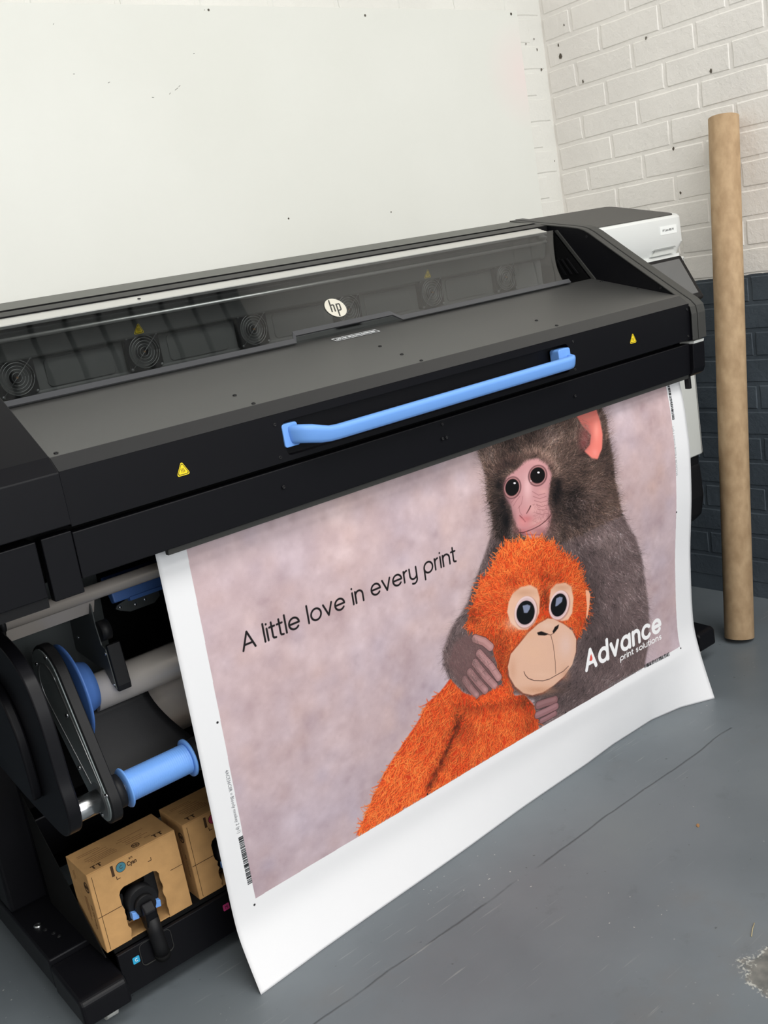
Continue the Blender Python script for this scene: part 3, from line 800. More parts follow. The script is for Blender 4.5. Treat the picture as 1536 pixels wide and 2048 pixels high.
# fin that borders the vent behind the cheek
MB().prism([(1.985, 1.3565), (1.868, 1.2075), (1.876, 1.2045), (1.995, 1.3560)], XR - 0.004, XR + 0.0008).build('vent_fin', M_DGREY, PR)
MB().prism([(2.0, 1.352), (1.885, 1.205), (2.05, 1.205), (2.05, 1.352)], XR - 0.003, XR + 0.0005).build('vent_panel', M_VOID, PR)
for k in range(3):
    MB().prism([(1.925 + 0.022*k, 1.23), (1.931 + 0.022*k, 1.23), (1.965 + 0.018*k, 1.275), (1.959 + 0.018*k, 1.275)], XR - 0.006, XR - 0.0028).build('vent_louvre', M_BLACK2, PR)
for y, z in ((1.885, 1.325), (1.66, 1.165)):
    o = copy_part(SCREWF, PR, (XR + 0.001, y, z), (0, math.radians(-90), 0))

# ---- left cheek
LCH = [(1.5765, 1.0310), (1.5740, 1.1175), (1.6020, 1.1420), (1.7660, 1.2410), (1.90, 1.3210), (1.95, 1.3480), (2.10, 1.3840), (2.10, 1.0310)]
MB().prism(LCH, 0.10, XL - 0.0012).build('left_cheek', M_BLACK, PR, bevel=0.0016)

# ---- right cabinet
CX0, CX1 = 2.3075, 2.733
def cab_plan(x0, x1, y0, y1, r, n=6):
    pts = [(x0, y0)]
    pts += [(x1 - r + r * math.cos(math.radians(a)), y0 + r + r * math.sin(math.radians(a))) for a in [-90 + 90 * k / n for k in range(n + 1)]]
    pts += [(x1 - r + r * math.cos(math.radians(a)), y1 - r + r * math.sin(math.radians(a))) for a in [90 * k / n for k in range(n + 1)]]
    pts += [(x0, y1)]
    return pts
def loft(loops, name, mat, parent, bevel=0, cap=True):
    n = len(loops[0]); mb = MB(True)
    v = [p for L in loops for p in L]
    f = [(k*n+i, k*n+(i+1) % n, (k+1)*n+(i+1) % n, (k+1)*n+i) for k in range(len(loops)-1) for i in range(n)]
    if cap: f += [tuple(range(n-1, -1, -1)), tuple(range((len(loops)-1)*n, len(loops)*n))]
    mb.add(v, f)
    return mb.build(name, mat, parent, bevel=bevel)
ztop = lambda y: 1.3395 + (y - 1.905) * (1.400 - 1.3395) / (2.165 - 1.905)
CY0, CY1 = 1.903, 2.165
P0 = cab_plan(CX0, CX1 - 0.012, CY0 + 0.020, CY1, 0.030); P1 = cab_plan(CX0, CX1, CY0, CY1, 0.034); P2 = cab_plan(CX0, CX1, CY0 + 0.001, CY1, 0.034); P3 = cab_plan(CX0, CX1 - 0.006, CY0 + 0.007, CY1 - 0.006, 0.030)
cab = loft([[(x, y, 1.2270) for x, y in P0], [(x, y, 1.2610) for x, y in P1], [(x, y, ztop(y) - 0.006) for x, y in P2], [(x, y, ztop(y)) for x, y in P3]], 'cabinet_hood', M_WHITE, PR)
P4 = cab_plan(CX0 - 0.003, CX1 - 0.022, CY0 + 0.013, CY1 - 0.001, 0.028)
loft([[(x, y, ztop(min(y, 2.165)) - 0.003) for x, y in P4], [(x, y, ztop(min(y, 2.165)) + 0.0028) for x, y in P4]], 'cabinet_top', M_CABTOP, PR, bevel=0.001)
# name label on the hood
lx0, lx1 = 2.605, 2.685
LM = frame_m((2.647, CY0 + 0.0002, 1.3010), (1, 0, 0), (0, 0, 1))
lab = MB().prism(rrect(2.647, 1.3010, 0.082, 0.024, 0.001), CY0 - 0.0006, CY0 + 0.002, 1).build('name_label', M_LABEL, PR)
text_mesh('HP Latex 800 W', 0.0100, M_INKBLACK, 'label_text', lab, Matrix.Translation((2.645, CY0 - 0.0008, 1.3012)) @ Matrix.Rotation(math.radians(90), 4, 'X'), sx=0.82)
# finger slot under the hood
MB().prism([(2.565, 1.2315), (2.580, 1.2475), (2.668, 1.2475), (2.676, 1.2315)], 1.9085, 1.925, 1).build('hood_slot', M_PALE, PR)
MB().prism([(2.568, 1.2475), (2.576, 1.2515), (2.672, 1.2515), (2.677, 1.2475)], 1.903, 1.925, 1).build('slot_shade', new_mat('grey slot shade', (150, 152, 150), 0.6), PR)  # grey strip paints the shade along the top of the slot
# cabinet body below the hood
P5 = cab_plan(CX0, CX1, CY0, 2.16, 0.030)
loft([[(x, y, 0.592) for x, y in P5], [(x, y, 1.2150) for x, y in P5]], 'cabinet_body', M_PALE, PR, bevel=0.004)
P6 = cab_plan(CX0, CX1 - 0.008, CY0 + 0.012, 2.15, 0.026)
loft([[(x, y, 1.2145) for x, y in P6], [(x, y, 1.2275) for x, y in P6]], 'hood_gap', M_WHITE, PR)
MB().box(2.7085, 2.7095, CY0 - 0.0003, CY0 + 0.004, 0.594, 1.21).build('body_seam', M_GREY, PR)
P7 = cab_plan(2.50, CX1 - 0.012, CY0 + 0.012, 2.15, 0.026)
loft([[(x, y, 0.560) for x, y in P7], [(x, y, 0.592) for x, y in P7]], 'body_base', M_BLACK2, PR, bevel=0.004)
MB().prism([(1.905, 0.565), (1.900, 0.46), (1.915, 0.395), (1.95, 0.365), (2.06, 0.365), (2.06, 0.565)], 2.50, 2.697).build('side_bracket', M_BLACK2, PR, bevel=0.008, seg=3)

# tilting touch screen
sy = Vector((0, 1.893 - 1.823, 1.222 - 1.090)); sn = Vector((0, -sy.z, sy.y)).normalized()
SX0, SX1 = 2.375, 2.682
def scp(x, s, off): return Vector((x, 1.823, 1.090)) + sy * s + sn * off
def screen_box(x0, x1, s0, s1, o0, o1, name, mat, parent, bevel):
    v = [scp(x, s, o) for o in (o0, o1) for x, s in ((x0, s0), (x1, s0), (x1, s1), (x0, s1))]
    return MB().add(v, [(0,3,2,1), (4,5,6,7), (0,1,5,4), (1,2,6,5), (2,3,7,6), (3,0,4,7)]).build(name, mat, parent, bevel=bevel)
scr = screen_box(SX0, SX1, 0, 1, -0.016, 0, 'control_screen', M_BLACK2, PR, 0.005)
screen_box(SX0 + 0.018, SX1 - 0.018, 0.12, 0.92, -0.002, 0.0006, 'display_glass', M_SCREEN, scr, 0)
MB().prism([(1.905, 1.20), (1.905, 1.12), (1.875, 1.15), (1.885, 1.18)], 2.46, 2.60).build('screen_arm', M_BLACK2, PR)

# ---- stand
for x0, x1, nm in ((0.402, 0.502, 'stand'), (2.392, 2.476, 'stand')):
    MB().prism([(2.135, 0.128), (2.120, 0.55), (2.120, 0.945), (2.235, 0.945), (2.235, 0.128)], x0 + 0.004, x1 - 0.010).build('stand_leg', M_BLACK, PR, bevel=0.008, seg=3)
    MB().prism([(1.905, 0.062), (1.905, 0.131), (2.50, 0.131), (2.50, 0.062)], x0, x1).build('stand_foot', M_BLACK, PR, bevel=0.004)
    MB().prism([(1.752, 0.055), (1.752, 0.104), (1.762, 0.112), (1.906, 0.1185), (1.906, 0.055)], x0 - 0.001, x1 - 0.004).build('foot_cap', M_BLACK, PR, bevel=0.007, seg=3)
    for yw in (1.83, 2.42):
        xm = (x0 + x1) / 2 + 0.016
        cst = MB().tube((xm - 0.012, yw, 0.030), (xm + 0.012, yw, 0.030), 0.030, n=20).build('caster_wheel', M_PALE, PR)
        MB().prism([(yw - 0.014, 0.028), (yw - 0.016, 0.056), (yw + 0.016, 0.056), (yw + 0.014, 0.028)], xm - 0.016, xm + 0.016).build('caster_fork', M_DSHEET, PR)
SCREWT = bpy.data.objects.new('bolt', MB().lathe((0, 0, 0), (0, 0, 1), [(0, 0.009), (0.003, 0.009), (0.005, 0.006), (0.0035, 0.004), (0.0035, 0)], 14).mesh('bolt', M_STEEL))
copy_part(SCREWT, PR, (0.430, 2.04, 0.131))
SCREWS = bpy.data.objects.new('bolt', MB().lathe((0, 0, 0), (0, 0, 1), [(0, 0.0045), (0.002, 0.0045), (0.002, 0.002), (0.0005, 0.0018), (0.0005, 0)], 10).mesh('bolt', M_BLACK2))
for x, y in ((0.436, 2.012), (0.444, 1.985), (0.448, 1.965)): copy_part(SCREWS, PR, (x, y, 0.131))
MB().prism([(2.16, 0.20), (2.16, 0.30), (2.22, 0.30), (2.22, 0.20)], 0.49, 2.40).build('stand_beam', M_BLACK, PR, bevel=0.004)
MB().box(0.49, 2.40, 2.225, 2.232, 0.13, 0.945).build('rear_dark_sheet', M_VOID, PR)  # black sheet added for the dark void under the machine

# ink tray under the machine
MB().prism([(1.790, 0.044), (1.786, 0.1385), (1.792, 0.1405), (1.797, 0.1385), (1.797, 0.075), (2.10, 0.060), (2.10, 0.044)], 0.500, 2.39).build('ink_tray', M_BLACK, PR, bevel=0.0012)
MB().prism([(1.797, 0.1485), (1.797, 0.140), (2.10, 0.140), (2.10, 0.1485)], 0.500, 2.39).build('tray_floor', M_VOID, PR)
MB().prism([(1.905, 0.131), (1.800, 0.1400), (2.10, 0.40), (2.10, 0.131)], 0.4820, 0.4838).build('tray_side', M_VOID, PR)
BXP = 0.208
for k, (mt, ch) in enumerate(((M_CYAN, 'C'), (M_MAG, 'M'))):
    xk = 0.534 + k * BXP
    st = MB().prism(rrect(xk, 0.110, 0.0145, 0.0145, 0.002), 1.7865, 1.7895, 1).build('colour_sticker', mt, PR)
    text_mesh(ch, 0.010, M_INKBLACK if k else M_INKWHITE, 'sticker_letter', st, Matrix.Translation((xk, 1.7862, 0.110)) @ Matrix.Rotation(math.radians(90), 4, 'X'), sx=0.9)
    xp = 0.579 + k * BXP
    po = rrect(xp, 0.112, 0.070, 0.050, 0.010); pi_ = rrect(xp, 0.112, 0.0685, 0.0485, 0.0095)
    MB().ring_plate(po, pi_, 1.7855, 1.789, 1).build('connector_plate', M_DGREY, PR)
    # ink connector plugged into the box
    mb = MB(); mb.tube((xp, 1.795, 0.213), (xp, 1.845, 0.213), 0.031, n=28); mb.build('connector_ring', M_BLACK2, PR)
    mb = MB(); mb.tube((xp, 1.783, 0.2095), (xp, 1.797, 0.2095), 0.0215, n=24); mb.build('connector_cap', M_BLACK2, PR)
    mb = MB().prism([(1.795, 0.205), (1.776, 0.222), (1.763, 0.205), (1.768, 0.170), (1.790, 0.160), (1.798, 0.185)], xp - 0.013, xp + 0.013); mb.build('connector_elbow', M_BLACK, PR, bevel=0.004, seg=3)
    MB().sweep([(xp + 0.001, 1.778, 0.185), (xp + 0.002, 1.776, 0.155), (xp + 0.004, 1.7765, 0.125), (xp + 0.006, 1.778, 0.098)], 0.0150, 16).build('connector_hose', M_BLACK2, PR)
    MB().tube((xp + 0.0055, 1.777, 0.1015), (xp + 0.0062, 1.7785, 0.090), 0.0160, 0.0150, n=18).build('hose_cuff', M_VOID, PR)
    for sx in (-1, 1):
        MB().prism([(xp + sx*0.024 - 0.007, 0.192), (xp + sx*0.024 + 0.006, 0.190), (xp + sx*0.024 + 0.0075, 0.204), (xp + sx*0.024 - 0.006, 0.208)], 1.786, 1.800, 1).build('release_tab', M_BLUE, PR, bevel=0.001)
    MB().prism([(xp - 0.052, 0.250), (xp - 0.040, 0.250), (xp - 0.040, 0.242), (xp - 0.028, 0.236), (xp - 0.028, 0.172), (xp + 0.036, 0.172), (xp + 0.044, 0.200), (xp + 0.044, 0.262), (xp + 0.022, 0.256), (xp + 0.022, 0.240), (xp - 0.01, 0.236), (xp - 0.052, 0.172)][::-1], 1.822, 1.830, 1).build('connector_bracket', M_BLACK2, PR)

# ---- take-up reel and rollers on the left
MB().tube((0.462, 1.800, 0.850), (2.36, 1.800, 0.850), 0.0145, n=24).build('idler_roller', M_SHEET, PR)
MB().tube((0.455, 1.800, 0.850), (0.464, 1.800, 0.850), 0.0160, n=24).build('roller_end_cap', M_BLACK2, PR)
MB().prism([(1.812, 0.838), (1.835, 0.803), (1.842, 0.806), (1.82, 0.845)], 0.470, 0.640).build('guide_plate', M_SHEET, PR)
MB().prism([(1.94, 0.86), (1.98, 0.60), (1.986, 0.60), (1.946, 0.86)], 0.455, 0.700).build('inner_side_sheet', M_DSHEET, PR)
# shield plate, seen from its outer side
SHD = [(1.85, 0.852), (1.80, 0.848), (1.760, 0.8435), (1.727, 0.836), (1.693, 0.826), (1.672, 0.815), (1.652, 0.801), (1.633, 0.785), (1.615, 0.745), (1.608, 0.705), (1.605, 0.655), (1.604, 0.610), (1.596, 0.580), (1.594, 0.548), (1.606, 0.520), (1.630, 0.502), (1.657, 0.493), (1.715, 0.498), (1.85, 0.512), (2.10, 0.560), (2.10, 0.862)]
MB(True).prism(chaikin(SHD), 0.428, 0.452).build('shield_plate', M_BLACK, PR, bevel=0.003, seg=3)
SH2 = [(1.85, 0.775), (1.79, 0.765), (1.745, 0.740), (1.715, 0.70), (1.702, 0.65), (1.703, 0.56), (1.72, 0.545), (1.80, 0.55), (1.80, 0.60), (2.05, 0.62), (2.05, 0.79)]
MB(True).prism(chaikin(SH2), 0.410, 0.4275).build('motor_cover', M_BLACK, PR, bevel=0.004, seg=3)
# swing arm
M_ARM = new_mat('zinc grey plate', (138, 146, 146), 0.4, metal=0.3)
A0, A1 = (1.706, 0.5015), (1.830, 0.699)
arm = MB(True).prism(hull2(A0, 0.048, A1, 0.078), 0.523, 0.543).build('swing_arm', M_BLACK2, PR, bevel=0.002)
MB().prism(hull2(A0, 0.042, A1, 0.072), 0.5205, 0.5232).build('arm_face', M_ARM, arm, bevel=0.001)
hp = hull2((1.705, 0.530), 0.022, (1.823, 0.695), 0.050)
MB().sweep([(0.5205, y, z) for y, z in hp + hp[:1]], 0.0018, 6).build('arm_ridge', M_STEEL2, arm)
for y, z in ((1.80, 0.762), (1.868, 0.735), (1.765, 0.655), (1.662, 0.525), (1.71, 0.470), (1.775, 0.545)):
    MB().lathe((0.5205, y, z), (-1, 0, 0), [(0, 0.0045), (0.003, 0.004), (0.0035, 0)], 10).build('screw', M_STEEL, arm)
MB().tube((0.452, *A0), (0.521, *A0), 0.0215, n=32).build('pivot_shaft', M_STEEL, PR)
MB().tube((0.5195, *A0), (0.523, *A0), 0.034, n=32).build('pivot_flange', M_STEEL2, arm)
MB().tube((0.543, *A0), (0.561, *A0), 0.032, n=32).build('pivot_boss', M_BLACK2, arm)
MB().tube((0.561, *A0), (0.570, *A0), 0.016, n=24).build('pivot_collar', M_STEEL, arm)
# blue ribbed grip
prof = [(0.0, 0.014), (0.0, 0.037), (0.003, 0.0385), (0.0045, 0.037), (0.006, 0.0285)]
x = 0.006
while x < 0.128:
    prof += [(x + 0.0012, 0.0292), (x + 0.0030, 0.0292), (x + 0.0042, 0.0280)]; x += 0.0042
prof += [(0.131, 0.0290), (0.133, 0.0375), (0.137, 0.0375), (0.138, 0.034), (0.138, 0.014)]
MB().lathe((0.568, *A0), (1, 0, 0), prof, 36).build('ribbed_grip', M_BLUE, PR)
MB().lathe((0.705, *A0), (1, 0, 0), [(0, 0.012), (0, 0.030), (0.022, 0.033), (0.03, 0.033), (0.03, 0)], 28).build('grip_end_hub', M_BLACK2, PR)
MB().tube((0.73, *A0), (2.30, *A0), 0.012, n=16).build('tension_bar', M_DSHEET, PR)
# blue flange disc with a cone hub
D0 = (1.835, 0.668)
M_CORE = new_mat('satin grey core', (200, 193, 186), 0.38, metal=0.25)
MB().lathe((0.556, *D0), (1, 0, 0), [(0.0, 0.0), (0.0, 0.090), (0.002, 0.096), (0.005, 0.096), (0.007, 0.088), (0.010, 0.060), (0.012, 0.058), (0.030, 0.050), (0.042, 0.046), (0.043, 0.0)], 48).build('flange_disc', M_DBLUE, PR)
MB().tube((0.598, 1.840, 0.646), (2.32, 1.840, 0.646), 0.036, n=40).build('reel_core', M_CORE, PR)
# grey curved sheet behind, black deflector in front of it
mb = MB(); cyl = [(1.935 + 0.085 * math.cos(math.radians(a)), 0.560 + 0.085 * math.sin(math.radians(a))) for a in range(70, 251, 10)]
cyl += [(1.93, 0.47), (1.99, 0.43)]
v = []
for y, z in cyl: v += [(0.60, y, z), (2.30, y, z)]
mb.add(v, [(2*k, 2*k+1, 2*k+3, 2*k+2) for k in range(len(cyl)-1)], True)
md = mb.build('curved_guide_sheet', M_SHEET, PR, recalc=False)
sm = md.modifiers.new('solidify', 'SOLIDIFY'); sm.thickness = 0.0015
def defl(u, w):
    xr = 0.705 + 0.085 * w ** 1.4; y = 1.838 - 0.030 * w - 0.05 * w * w; z = 0.618 - 0.165 * w ** 0.9
    return (0.548 + (xr - 0.548) * u, y, z)
md = MB().grid(defl, 10, 12).build('media_deflector', M_BLACK2, PR, recalc=False)
sm = md.modifiers.new('solidify', 'SOLIDIFY'); sm.thickness = 0.003
# dark hooked bracket, clamp and blue latch under the printing beam
MB().prism([(2.011, 0.752), (1.95, 0.85), (1.84, 0.85), (1.816, 0.82), (1.819, 0.782), (1.812, 0.742), (1.796, 0.736), (1.789, 0.656), (1.809, 0.664), (1.826, 0.690), (1.871, 0.690), (1.955, 0.700), (1.992, 0.716)], 0.6295, 0.6315).build('bracket_plate', M_DSHEET, PR)
MB().prism([(1.790, 0.744), (1.783, 0.662), (1.785, 0.650), (1.795, 0.650), (1.801, 0.672), (1.80, 0.744)], 0.632, 0.659).build('bracket_block', M_BLACK2, PR, bevel=0.002)
MB().tube((0.632, 1.815, 0.768), (0.652, 1.815, 0.768), 0.020, n=20).build('bracket_knob', M_BLACK2, PR)
for y_, z_ in ((1.800, 0.727), (1.794, 0.664), (1.93, 0.735)):
    MB().lathe((0.6295, y_, z_), (-1, 0, 0), [(0, 0.0035), (0.002, 0.003), (0.002, 0)], 10).build('screw', M_STEEL, PR)
MB().prism([(1.862, 0.845), (1.852, 0.800), (1.870, 0.795), (1.90, 0.845)], 0.690, 0.86).build('latch', M_DBLUE, PR, bevel=0.003)
MB().prism([(1.850, 0.802), (1.850, 0.794), (1.872, 0.790), (1.872, 0.799)], 0.722, 0.86).build('latch_lip', M_DBLUE, PR, bevel=0.001)
mb = MB().prism([(0.698, 0.790), (0.694, 0.784), (0.702, 0.778), (0.722, 0.769), (0.775, 0.769), (0.79, 0.779), (0.79, 0.794), (0.72, 0.796)], 1.864, 1.867, 1)
lp = mb.build('latch_plate', M_DSHEET, PR)
for x_, z_ in ((0.703, 0.785), (0.735, 0.780), (0.757, 0.783)):
    MB().lathe((x_, 1.864, z_), (0, -1, 0), [(0, 0.0035), (0.002, 0.003), (0.002, 0)], 10).build('screw', M_STEEL, lp)
# ------------------------------------------------------------------ ink boxes
def ink_box(x0, ink, disc, word, label, letter):
    BX, BZ0, BZ1, Y0, Y1 = 0.190, 0.1490, 0.322, 1.800, 1.905
    t = thing('ink_box', (x0 + BX/2, (Y0 + Y1)/2, BZ0), label, 'box', 'ink boxes in the tray under the printer')
    cx = x0 + 0.0975
    # walls of the box: a shell with the torn opening in its front
    th = 0.003
    sh = MB()
    sh.box(x0, x0 + th, Y0, Y1, BZ0, BZ1); o = sh.build('side_wall', M_CARD, t)
    MB().box(x0 + BX - th, x0 + BX, Y0, Y1, BZ0, BZ1).build('side_wall', M_CARD, t)
    MB().box(x0 + th, x0 + BX - th, Y1 - th, Y1, BZ0, BZ1).build('back_wall', M_CARD, t)
    MB().box(x0, x0 + BX, Y0, Y1, BZ1 - th, BZ1 + 0.0005).build('top_flap', M_CARD, t, bevel=0.002)
    MB().box(x0 + th, x0 + BX - th, Y0 + 0.001, Y1 - th, BZ0, BZ0 + th).build('bottom_flap', M_CARD, t)
    MB().box(x0 + th, x0 + BX - th, 1.848, 1.850, BZ0 + th, BZ1 - th).build('inner_flap', M_CARDIN, t)
    rnd = random.Random(x0)
    hx0, hx1, hz1 = cx - 0.0465, cx + 0.0405, 0.2625
    # opening outline, from bottom left up and around, with ragged torn edges low down
    op = []
    zz = BZ0
    while zz < 0.222:
        op.append((hx0 + 0.004 + rnd.uniform(-0.003, 0.003), zz)); zz += 0.0075
    op += [(hx0, 0.228), (hx0, hz1 - 0.012), (hx0 + 0.004, hz1 - 0.004), (hx0 + 0.012, hz1), (hx1 - 0.012, hz1), (hx1 - 0.004, hz1 - 0.004), (hx1, hz1 - 0.012)]
    zz = hz1 - 0.022
    while zz > BZ0:
        op.append((hx1 + rnd.uniform(-0.0018, 0.0018), zz)); zz -= 0.0075
    op.append((hx1, BZ0))
    poly = [(x0 + 0.0008, BZ0)] + op + [(x0 + BX - 0.0008, BZ0), (x0 + BX - 0.0008, BZ1 - 0.001), (x0 + 0.0008, BZ1 - 0.001)]
    MB().prism(poly, Y0 - 0.0012, Y0 + 0.0018, 1).build('front_flap', M_CARD, t)
    # fold lines: the lower front flap edge
    MB().box(x0 + 0.001, hx0 - 0.0005, Y0 - 0.0018, Y0 - 0.0008, 0.2262, 0.2272).build('flap_edge', M_CARDINK, t)
    MB().box(hx1 + 0.024, x0 + BX - 0.001, Y0 - 0.0018, Y0 - 0.0008, 0.2440, 0.2448).build('flap_edge', M_CARDINK, t)
    MB().box(x0 + 0.008, x0 + 0.0088, Y0 - 0.0018, Y0 - 0.0008, BZ0 + 0.004, BZ1 - 0.008).build('flap_edge', M_CARDINK, t)
    # print on the front
    Rx = Matrix.Rotation(math.radians(90), 4, 'X')
    yp = Y0 - 0.0013
    MB().prism([(x0 + 0.047, 0.293), (x0 + 0.0525, 0.293), (x0 + 0.0525, 0.316), (x0 + 0.047, 0.316)], yp - 0.0004, yp + 0.0006, 1).build('printed_bar', M_CARDINK, t)
    nb = 28; c0 = (x0 + 0.0675, 0.3045)
    d = MB().prism([(c0[0] + 0.0105*math.cos(2*math.pi*i/nb), c0[1] + 0.0105*math.sin(2*math.pi*i/nb)) for i in range(nb)], yp - 0.0004, yp + 0.0006, 1).build('printed_disc', M_CARDINK, t)
    MB().prism([(c0[0] + 0.0095*math.cos(2*math.pi*i/nb), c0[1] + 0.0095*math.sin(2*math.pi*i/nb)) for i in range(nb)], yp - 0.0006, yp + 0.0006, 1).build('disc_colour', disc, d)
    text_mesh(letter, 0.010, M_CARDINK, 'disc_letter', d, Matrix.Translation((c0[0], yp - 0.0008, c0[1])) @ Rx, sx=0.9)
    text_mesh(word, 0.0125, M_CARDINK, 'printed_word', t, Matrix.Translation((x0 + 0.0905, yp - 0.0006, 0.3030)) @ Rx, sx=0.8, bold=0.0003)
    text_mesh('873', 0.006, M_CARDINK, 'printed_number', t, Matrix.Translation((x0 + 0.0905, yp - 0.0006, 0.3130)) @ Rx, sx=0.9)
    for a, b, sx, sz in ((x0 + 0.054, 0.283, 1, 1), (x0 + 0.130, 0.286, -1, 1)):
        MB().prism([(a, b), (a + sx*0.008, b), (a + sx*0.008, b + 0.0013), (a + sx*0.0013, b + 0.0013), (a + sx*0.0013, b + 0.007), (a, b + 0.007)], yp - 0.0004, yp + 0.0006, 1).build('corner_mark', M_CARDINK, t)
    # print on the top: two bracket signs, the round mark and lines of small print
    zt = BZ1 + 0.0008
    for xa in (x0 + 0.020, x0 + 0.152):
        for k in (0, 0.012):
            MB().box(xa + k, xa + k + 0.003, Y0 + 0.008, Y0 + 0.020, zt - 0.0006, zt).build('printed_sign', M_CARDINK, t)
            MB().box(xa + k - 0.0035, xa + k + 0.0065, Y0 + 0.0185, Y0 + 0.021, zt - 0.0006, zt).build('printed_sign', M_CARDINK, t)
    rows = [(0.030, 0.030, 0.078), (0.036, 0.026, 0.080), (0.042, 0.022, 0.078), (0.048, 0.018, 0.074), (0.056, 0.020, 0.070), (0.064, 0.040, 0.070), (0.072, 0.012, 0.060), (0.078, 0.012, 0.058), (0.034, 0.100, 0.134), (0.041, 0.102, 0.150), (0.048, 0.098, 0.140), (0.056, 0.088, 0.118), (0.064, 0.095, 0.150), (0.026, 0.136, 0.150)]
    for dy, xa, xb in rows:
        MB().box(x0 + xa, x0 + xb, Y0 + dy, Y0 + dy + 0.0014, zt - 0.0006, zt - 0.0001).build('small_print', M_CARDINK2, t)
    o1 = [(x0 + 0.112 + 0.0085*math.cos(2*math.pi*i/24), Y0 + 0.017 + 0.0085*math.sin(2*math.pi*i/24)) for i in range(24)]
    o2 = [(x0 + 0.112 + 0.0065*math.cos(2*math.pi*i/24), Y0 + 0.017 + 0.0065*math.sin(2*math.pi*i/24)) for i in range(24)]
    r = MB().ring_plate(o1, o2, zt - 0.0006, zt, 2).build('printed_badge', M_CARDINK, t)
    text_mesh('hp', 0.012, M_CARDINK, 'badge_letters', r, Matrix.Translation((x0 + 0.112, Y0 + 0.018, zt - 0.0002)), sx=0.85, bold=0.0003)
    # print on the left side
    xs_ = x0 - 0.0002
    Rs = Matrix.Rotation(math.radians(-90), 4, 'Z') @ Matrix.Rotation(math.radians(90), 4, 'X')
    o1 = [(Y0 + 0.018 + 0.0115*math.cos(2*math.pi*i/28), 0.288 + 0.0115*math.sin(2*math.pi*i/28)) for i in range(28)]
    o2 = [(Y0 + 0.018 + 0.0090*math.cos(2*math.pi*i/28), 0.288 + 0.0090*math.sin(2*math.pi*i/28)) for i in range(28)]
    r = MB().ring_plate(o1, o2, xs_ - 0.0004, xs_ + 0.0004, 0).build('printed_badge', M_CARDINK, t)
    text_mesh('hp', 0.015, M_CARDINK, 'badge_letters', r, Matrix.Translation((xs_ - 0.0003, Y0 + 0.018, 0.290)) @ Rs, sx=0.9, bold=0.0004)
    text_mesh('Ink Cartridge', 0.0105, M_CARDINK2, 'side_print', t, Matrix.Translation((xs_ - 0.0003, Y0 + 0.017, 0.222)) @ Rs @ Matrix.Rotation(math.radians(-90), 4, 'Z'), sx=0.95)
    for dy, za, zb in ((0.034, 0.215, 0.260), (0.039, 0.205, 0.260), (0.044, 0.225, 0.258), (0.072, 0.285, 0.305), (0.080, 0.280, 0.300)):
        MB().box(xs_ - 0.0003, xs_ + 0.0004, Y0 + dy, Y0 + dy + 0.0015, za, zb).build('small_print', M_CARDINK2, t)
    return t
M_CARDINK2 = new_mat('faded brown ink', (132, 98, 64), 0.8, spec=0.2)
ink_box(0.487, M_CARDINK, M_CYAN2, 'Cyan', 'open cardboard ink box printed Cyan with a teal disc', 'C')
ink_box(0.487 + BXP, M_CARDINK, M_MAG2, 'Magenta', 'cardboard ink box with a magenta disc, half hidden behind the hanging print', 'M')

# ------------------------------------------------------------------ the printed sheet
PX0, PW = 0.705, 1.538
LZ = np.array([0.0, 0.05, 0.118, 0.20, 0.35, 0.53, 0.75, 0.92, 1.0])
LYP = np.array([1.629, 1.650, 1.6745, 1.6735, 1.666, 1.657, 1.648, 1.642, 1.640])
RZ = np.array([0.0, 0.06, 0.13, 0.21, 0.30, 0.44, 0.60, 0.73, 0.85, 0.92, 1.0])
RYP = np.array([1.612, 1.628, 1.645, 1.659, 1.656, 1.645, 1.622, 1.612, 1.616, 1.625, 1.634])
BXS = np.array([0.706, 0.866, 1.025, 1.296, 1.506, 1.753, 1.875, 2.042, 2.145, 2.243])
BYS = np.array([1.629, 1.640, 1.647, 1.658, 1.669, 1.676, 1.685, 1.683, 1.660, 1.612])
def eased(zz, yy, sig=0.022):
    """The same fold line without sharp bends."""
    g = np.linspace(-0.12, 1.12, 621); y = np.interp(g, zz, yy)
    y[g < 0] = yy[0] + (yy[1] - yy[0]) / (zz[1] - zz[0]) * g[g < 0]
    k = np.exp(-0.5 * (np.arange(-40, 41) * (g[1] - g[0]) / sig) ** 2); k /= k.sum()
    return g, np.convolve(np.pad(y, 40, mode='edge'), k, mode='valid')
LZ, LYP = eased(LZ, LYP); RZ, RYP = eased(RZ, RYP)
L0, R0 = float(np.interp(0, LZ, LYP)), float(np.interp(0, RZ, RYP))
def paper_y(x, z):
    """Depth of the hanging sheet at a place across and above the floor."""
    x = np.asarray(x, float); z = np.clip(np.asarray(z, float), 0, 1)
    u = np.clip((x - PX0) / PW, 0, 1)
    yl = np.interp(z, LZ, LYP); yr = np.interp(z, RZ, RYP)
    w = u ** 2.2
    y = yl * (1 - w) + yr * w
    yb = np.interp(x, BXS, BYS); y0 = L0 * (1 - w) + R0 * w
    k = np.clip(1 - z / 0.16, 0, 1) ** 1.3
    y = y + (yb - y0) * k
    return y + 0.0012 * np.sin(9 * x + 3 * z) * np.sin(math.pi * u)

def sight(px, py):
    """Unit-free sight-line directions for arrays of photo pixels."""
    R = np.array(CAM_R)
    d = np.stack([(px - 768) / F_PX, -(py - 1024) / F_PX, -np.ones_like(px)], -1)
    return d @ R.T
def on_paper(px, py):
    """Where sight lines meet the hanging sheet: (x, z) in metres."""
    px = np.asarray(px, float); py = np.asarray(py, float)
    d = sight(px, py); y = np.full(px.shape, 1.655)
    for _ in range(6):
        t = y / d[..., 1]; x = d[..., 0] * t; z = CAM_H + d[..., 2] * t
        y = paper_y(x, z)
    return x, z

